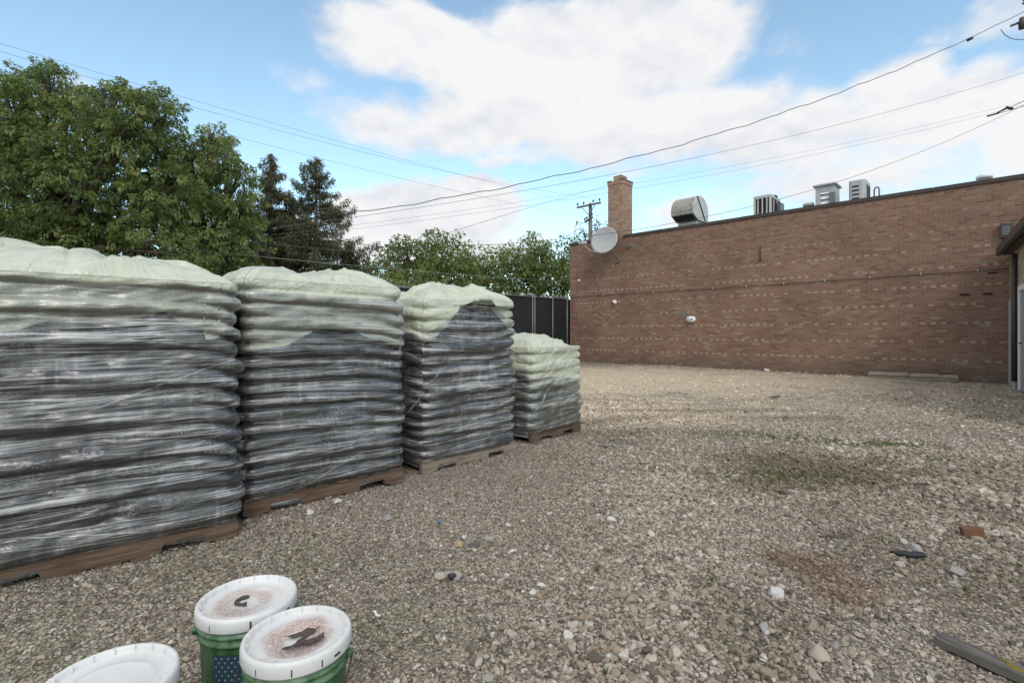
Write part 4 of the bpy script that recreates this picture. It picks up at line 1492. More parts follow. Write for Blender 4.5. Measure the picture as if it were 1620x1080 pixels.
def conifer(label, u, vtop, cz, half_px, dens=1.0, bottom_v=470, lean=0.0, seed=1, sparse=0.2):
    g = np.random.default_rng(seed)
    foot = at(u, HOR, cz)
    H = at(u, vtop, cz).z
    zb = max(0.6, at(u, bottom_v, cz).z)
    root = empty('conifer_tree', (foot.x, foot.y, 0), 0, label, 'tree', 'conifers beyond the pallets')
    b = MB()
    b.tube([(0, 0, -0.2), (0, 0, H * 0.5), (0, 0, H)], [0.17, 0.10, 0.012], 8)
    Lm = half_px / F_PX * cz
    Ps, As, Ss = [], [], []
    nb = int(105 * dens)
    for i in range(nb):
        f = (i + g.random()) / nb
        z = zb + (H - zb) * f
        L = Lm * ((1 - f) ** 0.85 + 0.04) * g.uniform(0.45, 1.3)
        if g.random() < sparse:
            L *= 0.5
        a = g.uniform(0, 6.283)
        d0 = np.array([math.cos(a), math.sin(a), 0.0])
        m = 10
        ts = np.linspace(0, 1, m)
        droop = g.uniform(0.1, 0.5) * (1 - f * 0.7)
        br = np.stack([d0[0] * L * ts, d0[1] * L * ts, z + L * (0.25 * ts - droop * ts ** 1.6 + 0.18 * ts ** 5)], -1)
        b.tube([Vector(p_) for p_ in br[::3]], [0.03 * (1 - f) + 0.012, 0.015, 0.008, 0.004][:len(br[::3])], 4, caps=False)
        n = int(L * 300)
        t = g.random(n) ** 0.8 * 0.9 + 0.12
        t = np.clip(t, 0, 1)
        P = np.stack([np.interp(t, ts, br[:, k]) for k in range(3)], -1)
        sidev = np.array([-d0[1], d0[0], 0])
        sw = g.normal(0, 0.09, (n, 1)) * L * (1.1 - t[:, None])
        P = P + sidev * sw + g.normal(0, 0.035, (n, 3)) - np.array([0, 0, 1]) * np.abs(g.normal(0, 0.14, (n, 1))) * (0.4 + L * 0.4)
        A = unit(d0 * 0.5 + g.normal(0, 0.5, (n, 3)) + np.array([0, 0, -0.55]))
        Ps.append(P)
        As.append(A)
        Ss.append(g.uniform(0.08, 0.17, n))
    P = np.concatenate(Ps) + np.array(root.location)
    leaf_object('foliage', root, P, np.concatenate(As), np.concatenate(Ss), M_NEEDLE, 0.19, 0.15)
    b.build('trunk', M_BARK, root)
    return root


conifer('tallest brown green conifer with a ragged open crown against the sky', 500, 250, 18, 108, 1.2, 480, seed=5, sparse=0.25)
conifer('feathery brownish conifer rising just right of the rounded green tree', 428, 243, 17, 70, 1.35, 470, seed=8, sparse=0.15)
conifer('short dark conifer tucked between the two taller conifers', 460, 310, 17.5, 62, 1.2, 480, seed=9, sparse=0.05)
conifer('low drooping conifer at the right foot of the tallest conifer', 552, 380, 18.5, 40, 0.9, 500, seed=12, sparse=0.1)

# a house far behind the fence, only its roof and chimney show
hs = empty('house', on_X(818, 525, -42) * 1.0, 0, 'distant house with brown roof half hidden by trees above the black fence', 'house')
hs.location.z = 0
b = MB()
b.box2((-4, -5, -0.2), (4, 5, 3.0))
b.build('wall', simple('tan_siding', (0.40, 0.34, 0.27), 0.9), hs)
b = MB()
b.prism([(-4.4, 3.0), (4.4, 3.0), (0.0, 4.55)], 'y', -5.3, 5.3)
rf = b.build('roof', simple('brown_shingle', (0.13, 0.085, 0.065), 0.9, 0.3, 3), hs)
b = MB()
b.box2((1.2, 2.0, 3.6), (1.9, 2.7, 5.0), 0.02)
b.build('chimney', M_BUFF, rf)

# ================================================================== WRAPPED PALLET LOADS
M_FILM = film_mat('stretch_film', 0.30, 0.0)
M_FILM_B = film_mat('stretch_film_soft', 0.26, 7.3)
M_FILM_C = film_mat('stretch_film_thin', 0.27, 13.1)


M_CORE = simple('dark_core_plain', (0.018, 0.018, 0.019), 0.6)


class Load:
    def __init__(s, L, D, n, lh, seed, bd=0.045, rc=0.10, alt=0.007, groove=1.0):
        s.L, s.D, s.n, s.lh, s.bd, s.rc = L, D, n, lh, bd, rc
        s.z0 = 0.128
        s.P = 2 * (L + D)
        s.zE = s.z0 + n * lh - 0.38 * lh
        s.wave = SN(seed, 2.4, 8, 1)
        s.wave2 = SN(seed + 50, 1.8, 8, 2)
        s.rl = SN(seed + 100, 1.0, 14, 3)
        s.fine = SN(seed + 150, 1.0, 18, 3)
        s.rl2 = SN(seed + 170, 1.0, 14, 3)
        s.ph = seed * 1.3
        s.alt, s.groove = alt, groove
        s.g = np.random.default_rng(seed)
        s.jit = s.g.uniform(-0.04, 0.04, (n + 4, 8))

    def seams(s, i):
        L, D = s.L, s.D
        if i % 2 == 0:
            base = [L / 3, 2 * L / 3, L + 0.6 * D, 1.5 * L + D, 2 * L + 1.4 * D]
        else:
            base = [L / 2, L + 0.4 * D, L + D + L / 3, L + D + 2 * L / 3, 2 * L + 1.6 * D]
        return [b + s.jit[i % len(s.jit), k] for k, b in enumerate(base)]

    def ring(s, S, inset, rc):
        """plan position and normal at arc length S (0 = front left corner, front first)"""
        L, D, P = s.L, s.D, s.P
        q = np.mod(S, P)
        x = np.where(q < L, q - L / 2, np.where(q < L + D, L / 2, np.where(q < 2 * L + D, L / 2 - (q - L - D), -L / 2)))
        y = np.where(q < L, -D / 2, np.where(q < L + D, -D / 2 + (q - L), np.where(q < 2 * L + D, D / 2, D / 2 - (q - 2 * L - D))))
        a, b = L / 2 - inset, D / 2 - inset
        x = np.clip(x, -a, a)
        y = np.clip(y, -b, b)
        ix = np.clip(x, -(a - rc), a - rc)
        iy = np.clip(y, -(b - rc), b - rc)
        nx, ny = x - ix, y - iy
        l = np.hypot(nx, ny) + 1e-9
        return ix, iy, nx / l, ny / l

    def tt(s, S, z):
        a = 2 * math.pi * S / s.P
        w = 0.020 * s.wave(np.cos(a) * 2 + np.sin(a)) + 0.015 * s.wave2(np.sin(a) * 1.5 + np.cos(a), z * 2.2)
        w = w * np.clip((z - s.z0) / 0.4, 0, 1) * np.clip((s.zE + 0.05 - z) / 0.3, 0.25, 1)
        return (z - s.z0 - w) / s.lh

    def env(s, S, z, soft):
        """outer surface: soft=0 bag stack, 1 = what a sheet pulled over it follows"""
        S = np.mod(np.asarray(S, float), s.P)
        z = np.asarray(z, float)
        a = 2 * math.pi * S / s.P
        cx, sx = np.cos(a) * s.P / 6.2832, np.sin(a) * s.P / 6.2832
        t = s.tt(S, z)
        f = t - np.floor(t)
        i = np.floor(t).astype(int)
        x = np.abs(2 * f - 1)
        # every layer (and every bag in it) stands out by its own amount; long and short bags alternate
        def stand(k):
            return 0.010 * s.rl(cx * 2.6, sx * 2.6, k * 9.7) + s.alt * np.where(k % 2 == 0, 1.0, -1.0) * np.cos((a - 2 * math.pi * s.L / 2 / s.P) * 2)
        wl = np.clip(f - 0.5, -0.5, 0.5)
        sm_ = 4 * np.abs(wl) ** 3
        nb_ = np.where(wl < 0, i - 1, i + 1)
        o = stand(i) * (1 - sm_) + stand(nb_) * sm_
        # where the film is taut it spans the grooves
        kk = np.floor(t + 0.5)
        taut = np.clip(0.62 + 0.33 * s.rl2(cx * 3.0, sx * 3.0, kk * 5.3), 0.15, 1.15) * s.groove
        corner = np.minimum(np.abs(np.mod(S + s.P / 2, s.P) - s.P / 2), np.minimum(np.abs(S - s.L), np.minimum(np.abs(S - s.L - s.D), np.abs(S - 2 * s.L - s.D))))
        taut = taut + (1.0 - taut) * np.exp(-(corner / 0.13) ** 2)
        o = o - s.bd * taut * x ** 2.8
        if soft == 0:
            o = o - 0.003 - 0.35 * s.bd * x ** 9
        o = o + 0.0022 * s.fine(cx * 22, sx * 22, z * 55)
        # seams between neighbouring bags of one layer
        gd = 0.035 if soft == 0 else 0.012
        sm = np.zeros_like(o)
        for par in range(-1, s.n + 2):
            mk = (i == par)
            if not mk.any():
                continue
            for b_ in s.seams(par if par >= 0 else 0):
                d = np.abs(np.mod(S - b_ + s.P / 2, s.P) - s.P / 2)
                sm = np.where(mk, np.maximum(sm, np.exp(-(d / 0.045) ** 2)), sm)
        edge = np.clip((1 - x) * 2.2, 0, 1)
        o = o - gd * sm * edge
        low = np.clip((s.z0 - z) / 0.03, 0, 1)
        o = o * (1 - low) - 0.035 * low
        top = np.clip((z - (s.zE - 0.2)) / 0.3, 0, 1)
        o = o - 0.03 * top ** 2
        rc = s.rc
        ix, iy, nx, ny = s.ring(S, 0.0, rc)
        X = ix + nx * (rc + o)
        Y = iy + ny * (rc + o)
        return X, Y, nx, ny


def make_pallet(parent, L, D, m_, g):
    pal = bpy.data.objects.new('pallet', None)
    link(pal, parent)
    for y in (-D / 2 + 0.02, 0.0, D / 2 - 0.02):
        b = MB()
        h0, h1 = 0.017, 0.106
        nt = 0.045
        x0, x1 = -L / 2, L / 2
        n1a, n1b = x0 + 0.16, x0 + 0.38
        n2a, n2b = x1 - 0.38, x1 - 0.16
        poly = [(x0, h0), (n1a, h0), (n1a + 0.015, h0 + nt), (n1b - 0.015, h0 + nt), (n1b, h0), (n2a, h0), (n2a + 0.015, h0 + nt), (n2b - 0.015, h0 + nt), (n2b, h0), (x1, h0), (x1, h1), (x0, h1)]
        b.prism(poly, 'y', y - 0.019, y + 0.019)
        b.build('stringer', m_, pal)
    for zlo, xs_, w in ((0.1065, np.linspace(-L / 2 + 0.05, L / 2 - 0.05, 8), 0.09), (0.0, [-L / 2 + 0.07, -0.14, 0.02, 0.16, L / 2 - 0.07], 0.10)):
        for x in xs_:
            b = MB()
            e = g.uniform(-0.008, 0.012)
            b.box2((x - w / 2 + g.uniform(-.006, .006), -D / 2 - 0.006 + e, zlo), (x + w / 2, D / 2 + 0.006 + e, zlo + 0.016), 0.003)
            b.build('deck_board', m_, pal)
    return pal


PRINT_MAT = simple('pale_print', (0.6, 0.6, 0.6), 0.5, 0.3, 30)


def text_mesh(txt, size, m_):
    cu = bpy.data.curves.new('print', 'FONT')
    cu.body = txt
    cu.size = size
    cu.align_x = 'CENTER'
    cu.extrude = 0.0006
    tmp = bpy.data.objects.new('tmp_print', cu)
    COL.objects.link(tmp)
    dg = bpy.context.evaluated_depsgraph_get()
    dg.update()
    me = bpy.data.meshes.new_from_object(tmp.evaluated_get(dg))
    bpy.data.objects.remove(tmp)
    bpy.data.curves.remove(cu)
    me.materials.clear()
    me.materials.append(m_)
    return me


def make_load(label, cL, cR, D, n, lh, seed, hem, rise, bagm, film, sheet, woodm, L=None, wrap_top=None, from_right=False, roll=(), prints=(), bd=0.045, rc=0.10, fold_amp=1.0, over=0.02, back=True, alt=0.007, groove=1.0):
    """cL, cR: ground points under the pallet's front corners"""
    g = np.random.default_rng(seed)
    d = (cR - cL)
    d.z = 0
    rz = math.atan2(d.y, d.x)
    ln = L or d.length
    d.normalize()
    inw = Vector((-d.y, d.x, 0))
    mid = (cR - d * ln / 2 if from_right else cL + d * ln / 2) + inw * D / 2
    root = empty('wrapped_pallet_load', (mid.x, mid.y, float(ground_z(mid.x, mid.y)) + 0.004), rz, label, 'pallet of bags')
    make_pallet(root, ln, D, woodm, g)
    ld = Load(ln + over * 2, D + over * 2, n, lh, seed, bd, rc, alt, groove)
    # ---- bags
    nb = 0
    bags = {}
    for i in range(n):
        sm = sorted(np.mod(ld.seams(i), ld.P))
        for k in range(len(sm)):
            s0, s1 = sm[k], sm[(k + 1) % len(sm)]
            if s1 < s0:
                s1 += ld.P
            mids = np.mod((s0 + s1) / 2, ld.P)
            if ld.L + ld.D < mids < 2 * ld.L + ld.D and (i % 2 == 1) and not back:
                continue
            if ld.L + ld.D + ld.L / 3 < mids < ld.L + ld.D + 2 * ld.L / 3:
                continue          # wholly inside the pack, nothing of it shows
            nu = max(10, int((s1 - s0) / 0.025))
            us = np.linspace(0.0, 1.0, nu)
            fs = np.array([0.02, 0.07, 0.16, 0.3, 0.5, 0.7, 0.84, 0.93, 0.98])
            U, Fr = np.meshgrid(us, fs)
            S = s0 + (s1 - s0) * (0.012 + 0.976 * U)
            zz = ld.z0 + (i + Fr) * lh
            # follow the layer's own wave
            for _ in range(3):
                zz = zz + (i + Fr - ld.tt(S, zz)) * lh
            if i == n - 1:
                zz = np.minimum(zz, ld.zE - 0.012 - 0.03 * np.clip(Fr - 0.5, 0, 1))
            X, Y, nx, ny = ld.env(S, zz, 0)
            e = np.abs(2 * U - 1)
            pull = 0.05 * e ** 14
            X = X - nx * pull
            Y = Y - ny * pull
            rows = [(X - nx * 0.16, Y - ny * 0.16, zz)]
            V = [np.stack([(X - nx * 0.14)[0], (Y - ny * 0.14)[0], zz[0]], -1)]
            V += [np.stack([X[j], Y[j], zz[j]], -1) for j in range(len(fs))]
            V += [np.stack([(X - nx * 0.14)[-1], (Y - ny * 0.14)[-1], zz[-1]], -1)]
            V = np.concatenate(V)
            nr = len(fs) + 2
            uv = np.stack([np.tile(S[0], nr), np.repeat(np.concatenate([[fs[0] - 0.2], fs, [fs[-1] + 0.2]]) * lh + i * lh, nu)], -1)
            F = grid_faces(nu, nr, False)
            capl = np.arange(nr - 1)
            me = np_mesh('bag', V, F, bagm, uv=uv)
            o = obj('bag', me, root)
            bags[(i, k)] = (o, s0, s1)
            nb += 1
    # solid dark core for the unseen middle bags, added to stop light leaks
    bcore = MB()
    bcore.box2((-ld.L / 2 + 0.075, -ld.D / 2 + 0.075, ld.z0 + 0.01), (ld.L / 2 - 0.075, ld.D / 2 - 0.075, ld.zE - 0.03), 0.05)
    bcore.build('light_leak_core', M_CORE, root)
    # ---- print on some bags
    for (txt, ss, zc, size) in prints:
        best = None
        for (i, k), (o, s0, s1) in bags.items():
            if s0 - 0.01 <= ss <= s1 + 0.01:
                tcur = ld.tt(np.array([ss]), np.array([zc]))[0]
                if i <= tcur < i + 1:
                    best = (o, i)
        if best is None:
            continue
        o, i = best
        zz = np.array([zc])
        for _ in range(4):
            zz = zz + (i + 0.5 - ld.tt(np.array([ss]), zz)) * lh
        me = text_mesh(txt, size, PRINT_MAT)
        # lay the letters on the curved bag
        n_ = len(me.vertices)
        co = np.zeros(n_ * 3, np.float32)
        me.vertices.foreach_get('co', co)
        co = co.reshape(-1, 3)
        S = ss + co[:, 0]
        Z = zz[0] + co[:, 1] - size * 0.35
        X, Y, nx, ny = ld.env(S, Z, 0)
        off = 0.0035 + co[:, 2]
        co2 = np.stack([X + nx * off, Y + ny * off, Z], -1).astype(np.float32)
        me.vertices.foreach_set('co', co2.ravel())
        me.update()
        obj('print', me, o)
    # ---- cover sheet
    hs = np.array([h[0] for h in hem])
    hz = np.array([h[1] for h in hem])
    nu = 420
    S = np.linspace(0, ld.P, nu, endpoint=False)
    hemz = np.interp(S, hs, hz, period=ld.P)
    hemz = hemz + 0.006 * SN(seed + 7, 14, 8, 1)(S) + 0.003 * SN(seed + 8, 30, 8, 1)(S)
    nv = 64
    tv = np.linspace(0, 1, nv)
    Z = hemz[None, :] + (ld.zE - hemz)[None, :] * tv[:, None]
    SS = np.tile(S, (nv, 1))
    X, Y, nx, ny = ld.env(SS, Z, 1)
    cr = 0.0
    # vertical pleats gathered in the sheet
    pl = SN(seed + 9, 16, 12, 2)
    pleat = np.maximum(pl(SS * 1.6, Z * 0.5), 0.7) - 0.7
    tuck = SN(seed + 10, 26, 14, 2)(SS + 0.35 * Z, Z * 0.8)
    outw = np.minimum(0.003 + 0.006 * np.clip(pleat, 0, 1.5) + 0.0022 * np.clip(np.abs(tuck), 0, 1.6), 0.0095)
    for (s0, w, amt, zc, zw) in roll:
        kz = np.clip((Z - (zc - zw)) / 0.022, 0, 1)
        outw = outw + amt * np.exp(-(np.abs(SS - s0 + 0.05 * pl(SS, SS * 0)) / w) ** 4) * kz * kz * (3 - 2 * kz)
    X = X + nx * outw
    Y = Y + ny * outw
    V = [np.stack([X, Y, Z], -1).reshape(-1, 3)]
    UV = [np.stack([SS, Z], -1).reshape(-1, 2)]
    bx, by = X[-1], Y[-1]
    nd = 46
    lump = SN(seed + 21, 3.6, 10, 2)
    lump2 = SN(seed + 22, 9, 14, 2)
    crs = []
    for k in range(20):
        a_ = g.uniform(0, math.pi)
        crs.append((math.cos(a_), math.sin(a_), g.uniform(-0.5, 0.5), g.choice([-1, 1]) * g.uniform(0.008, 0.028), g.uniform(0.012, 0.05), g.uniform(-1, 1), g.uniform(-0.6, 0.6)))
    wobl = SN(seed + 23, 5, 8, 2)
    for j in range(1, nd + 1):
        rho = 1 - (j / nd) ** 1.5 * 0.98
        x, y = bx * rho, by * rho
        k = 1 - rho ** 3
        dome = k ** 0.62
        h = rise(x / (ld.L / 2), y / (ld.D / 2)) * dome
        bumpy = 0.014 * lump(x, y) + 0.0025 * lump2(x, y)
        for (ca, sa, p0, A, w, ex, tc) in crs:
            dd = np.abs(ca * x + sa * y - p0 + 0.03 * wobl(x, y))
            al = -sa * x + ca * y
            bumpy = bumpy + A * np.exp(-dd / w) * np.exp(-((al - tc) / 0.35) ** 2)
        for (ca, sa, p0, A, w, ex, tc) in crs[:9]:
            dd = ca * x + sa * y - p0 + 0.04 * wobl(y, x)
            bumpy = bumpy + 0.5 * abs(A) * np.tanh(dd / 0.006) * np.exp(-np.abs(dd) / 0.16)
        z = ld.zE + h + bumpy * fold_amp * np.clip((1 - rho) * 9, 0, 1)
        for (s0, w, amt, zc, zw) in roll:
            z = z + 0.35 * amt * np.exp(-((S - s0) / w) ** 4) * np.exp(-((rho - 0.97) / 0.06) ** 2)
        V.append(np.stack([x, y, z], -1))
        UV.append(np.stack([S, np.full(nu, ld.zE + (1 - rho) * 0.5 + 0.1)], -1))
    V = np.concatenate(V)
    UV = np.concatenate(UV)
    F = grid_faces(nu, nv + nd, True)
    me = np_mesh('cover_sheet', V, F, sheet, uv=UV)
    cap = obj('cover_sheet', me, root)
    # ---- stretch wrap
    nu = 360
    S = np.linspace(0, ld.P, nu)
    bot = 0.045 + 0.018 * SN(seed + 31, 4, 6, 1)(S)
    bot[-1] = bot[0]
    if wrap_top is None:
        topz = ld.zE + 0.0 * S
    else:
        topz = np.interp(S, [w_[0] for w_ in wrap_top], [w_[1] for w_ in wrap_top], period=ld.P)
    topz = topz + 0.010 * SN(seed + 32, 7, 6, 1)(S)
    nv = 230
    Z = bot[None, :] + (topz - bot)[None, :] * np.linspace(0, 1, nv)[:, None]
    SS = np.tile(S, (nv, 1))
    X, Y, nx, ny = ld.env(SS, Z, 1)
    outw = 0.0115
    X = X + nx * outw
    Y = Y + ny * outw
    V = np.stack([X, Y, Z], -1).reshape(-1, 3)
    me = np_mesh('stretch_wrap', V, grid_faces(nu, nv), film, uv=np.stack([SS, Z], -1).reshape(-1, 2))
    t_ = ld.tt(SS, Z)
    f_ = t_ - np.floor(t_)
    crest_hl = np.clip(1 - np.abs(2 * f_ - 1) / 0.62, 0, 1) * np.clip(0.5 + 0.55 * SN(seed + 41, 1.0, 12, 2)(SS * 2.4, np.floor(t_) * 3.7), 0, 1)  # white along each bag crest, a painted stand-in for ridge highlights
    at_ = me.attributes.new('crest_highlight', 'FLOAT', 'POINT')
    at_.data.foreach_set('value', crest_hl.ravel().astype(np.float32))
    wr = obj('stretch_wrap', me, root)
    return root, ld, wr


def film_tail(ld, wr, pts, film):
    """loose ribbon of film pulled off the pack: pts of (s, z, out, width)"""
    S = np.array([p[0] for p in pts]); Z = np.array([p[1] for p in pts])
    O = np.array([p[2] for p in pts]); Wd = np.array([p[3] for p in pts])
    t = np.linspace(0, 1, 30)
    tp = np.linspace(0, 1, len(pts))
    S, Z, O, Wd = (np.interp(t, tp, a) for a in (S, Z, O, Wd))
    rows = []
    for k in np.linspace(-0.5, 0.5, 6):
        z = Z + k * Wd * 0.6
        s_ = S + k * Wd * 0.6
        ix, iy, nx, ny = ld.ring(s_, 0, ld.rc)
        o = ld.rc + 0.02 + O + 0.012 * np.sin(k * 9 + t * 12)
        rows.append(np.stack([ix + nx * o, iy + ny * o, z], -1))
    V = np.concatenate(rows)
    uv = np.stack([np.tile(t, 6) * 0.6, np.repeat(np.linspace(0, 0.08, 6), 30)], -1)
    obj('film_tail', np_mesh('film_tail', V, grid_faces(30, 6), film, uv=uv), wr)


SHEET_A = sheet_mat('cover_sheet_dirty', 1.0, 0.0)
SHEET_B = sheet_mat('cover_sheet_streaked', 0.8, 3.0)
SHEET_C = sheet_mat('cover_sheet_clean', 0.12, 5.0)

# nearest, cut by the left edge of the photograph
D_ = 1.02
G1 = ("GUARANTEED")
L1 = 1.24
make_load('nearest and largest wrapped pallet of dark bags, under a soiled sheet at the left edge',
          on_ground(0, 938), on_ground(376, 851), D_, 15, 0.0945, 101,
          [(0.0, 1.20), (0.30, 1.255), (0.60, 1.285), (0.78, 1.315), (0.90, 1.34), (1.03, 1.26), (1.085, 1.262), (1.09, 1.195), (1.165, 1.20), (1.17, 1.245), (1.24, 1.24), (1.5, 1.2), (2.0, 1.22), (3.3, 1.2), (4.0, 1.25)],
          lambda x, y: 0.185 - 0.05 * x - 0.03 * x ** 2 - 0.05 * y ** 2, M_BAG, M_FILM, SHEET_A, M_WOOD, L=L1, from_right=True,
          prints=[('GUARANTEED', z_[0], z_[1], 0.036) for z_ in ((0.53, 0.88), (0.53, 0.70), (0.94, 0.86), (0.26, 0.80), (0.96, 0.50), (0.53, 0.33), (0.28, 0.44), (0.30, 0.24), (0.95, 0.68), (0.53, 0.52))],
          wrap_top=[(0, 1.49), (1.2, 1.485), (4.4, 1.49)], bd=0.05, fold_amp=1.5, alt=0.022, groove=0.30)
make_load('second wrapped pallet of dark bags with a straight pale hem peaking at its middle',
          on_ground(385, 826), on_ground(638, 766), D_, 16, 0.0915, 202,
          [(0.0, 1.07), (0.3, 1.14), (0.48, 1.22), (0.6, 1.245), (0.75, 1.225), (1.0, 1.15), (1.16, 1.10), (1.20, 1.04), (1.26, 1.2), (1.7, 1.25), (2.5, 1.2), (3.5, 1.2), (4.2, 1.1)],
          lambda x, y: 0.125 - 0.03 * y ** 2 + 0.018 * np.sin(x * 3), M_BAG, M_FILM_B, SHEET_B, M_WOOD, bd=0.055, alt=0.013, groove=0.55, wrap_top=[(0, 1.50), (0.6, 1.48), (1.2, 1.46), (2.2, 1.46), (4.4, 1.49)])
r3, ld3, w3 = make_load('third wrapped pallet of dark bags whose cover sheet parts in a tall inverted V',
          on_ground(668, 753), on_ground(816, 717), D_, 15, 0.094, 303,
          [(0.0, 1.10), (0.12, 1.17), (0.30, 1.32), (0.47, 1.50), (0.55, 1.55), (0.72, 1.55), (0.80, 1.46), (0.98, 1.29), (1.10, 1.235), (1.22, 1.23), (1.6, 1.2), (2.5, 1.2), (3.4, 1.16), (3.8, 1.17), (4.2, 1.16)],
          lambda x, y: 0.15 - 0.03 * x ** 2 - 0.03 * y ** 2, M_BAG, M_FILM_C, SHEET_C, M_WOODG, bd=0.06, rc=0.13, alt=0.010, groove=0.22,
          roll=[(0.76, 0.33, 0.075, 1.50, 0.05), (0.66, 0.12, 0.02, 1.48, 0.05)], wrap_top=[(0, 1.15), (0.25, 1.30), (0.45, 1.47), (0.6, 1.49), (0.85, 1.46), (1.0, 1.36), (1.3, 1.3), (2.4, 1.3), (3.6, 1.24), (4.4, 1.2)], fold_amp=1.3)
film_tail(ld3, w3, [(-0.35, 0.30, 0.0, 0.04), (-0.16, 0.48, 0.05, 0.10), (0.02, 0.72, 0.03, 0.07), (0.15, 0.86, 0.0, 0.03)], M_FILM)
r4, ld4, w4 = make_load('low farthest wrapped pallet of greenish bags, half as tall as the others',
          on_ground(841, 706), on_ground(919, 684), D_, 9, 0.105, 404,
          [(0.0, 0.60), (0.3, 0.63), (0.55, 0.60), (0.85, 0.50), (1.0, 0.42), (1.1, 0.47), (1.6, 0.6), (2.5, 0.7), (3.4, 0.7), (4.1, 0.72)],
          lambda x, y: 0.15 - 0.05 * x ** 2 - 0.03 * y ** 2, M_BAG2, M_FILM_C, SHEET_C, M_WOOD, bd=0.05, alt=0.006, groove=0.24, wrap_top=[(0, 0.72), (0.5, 0.70), (1.1, 0.60), (2, 0.8), (4, 0.79)], fold_amp=1.2)
film_tail(ld4, w4, [(-0.10, 0.18, 0.0, 0.04), (0.02, 0.36, 0.05, 0.10), (0.18, 0.56, 0.04, 0.08), (0.34, 0.66, 0.0, 0.03)], M_FILM)

# ================================================================== BUCKETS
def lid_mat(name, rust, seed):
    m_, T, out = mat(name)
    oc = objco(T)
    x, y, z = T.sep(oc)
    r_ = T.m('SQRT', T.m('ADD', T.m('MULTIPLY', x, x), T.m('MULTIPLY', y, y)))
    sh = T.vm('ADD', oc, (seed, seed * 2.0, 0))
    n1 = T.noise(sh, 14, 5, 0.65)
    n2 = T.noise(sh, 130, 5, 0.75)
    n3 = T.noise(sh, 6, 3, 0.6)
    flat = T.m('LESS_THAN', r_, 0.132)
    ring = T.m('MULTIPLY', T.sstep(T.m('ADD', r_, T.m('MULTIPLY', T.m('SUBTRACT', n1, 0.5), 0.09)), 0.025, 0.06), T.sstep(T.m('ADD', r_, T.m('MULTIPLY', T.m('SUBTRACT', n3, 0.5), 0.12)), 0.07, 0.118, 1.0, 0.0))
    rs = T.m('MULTIPLY', T.m('MULTIPLY', T.m('ADD', T.m('MULTIPLY', ring, 0.95), 0.05), T.sstep(n2, 0.30, 0.66)), T.m('MULTIPLY', flat, rust))
    gd = T.m('MULTIPLY', T.m('MULTIPLY', T.sstep(n1, 0.52, 0.8), T.sstep(n2, 0.4, 0.6)), T.m('MULTIPLY', flat, 0.55))
    c = T.mix(gd, T.mix(T.sstep(n3, 0.35, 0.7), (0.64, 0.63, 0.615), (0.71, 0.70, 0.69)), (0.42, 0.37, 0.31))
    c = T.mix(rs, c, (0.38, 0.19, 0.125))
    principled(T, out, Base_Color=c, Roughness=0.42)
    return m_


M_LID_A = lid_mat('white_lid_rust_flecked', 0.75, 1.0)
M_LID_B = lid_mat('white_lid_rust_ring', 1.0, 4.0)
M_LID_C = lid_mat('white_lid_clean', 0.05, 9.0)
M_BUCKET, T, out = mat('dirty_green_plastic')
oc = objco(T)
stv = T.noise(T.vm('MULTIPLY', oc, (14, 14, 2.2)), 1.0, 5, 0.7)
fine = T.noise(oc, 25, 5, 0.7)
zz_ = T.sep(oc)[2]
c = T.ramp(stv, [(0.30, (0.010, 0.042, 0.015)), (0.48, (0.022, 0.085, 0.030)), (0.64, (0.085, 0.15, 0.065)), (0.8, (0.19, 0.24, 0.14))])
band = T.m('MULTIPLY', T.sstep(zz_, 0.285, 0.30), T.sstep(fine, 0.35, 0.6))
c = T.mix(T.m('MULTIPLY', band, 0.55), c, (0.20, 0.33, 0.20))
principled(T, out, Base_Color=c, Roughness=T.lin(fine, 0.3, 0.7, 0.25, 0.5))
M_NAVY = simple('navy_print', (0.022, 0.055, 0.085), 0.45, 0.1, 20)
M_STAR = simple('pale_star_print', (0.30, 0.38, 0.40), 0.5, 0.2, 30)
M_STRIPE = simple('red_print', (0.30, 0.05, 0.05), 0.5, 0.2, 30)
LIDZ = 0.363


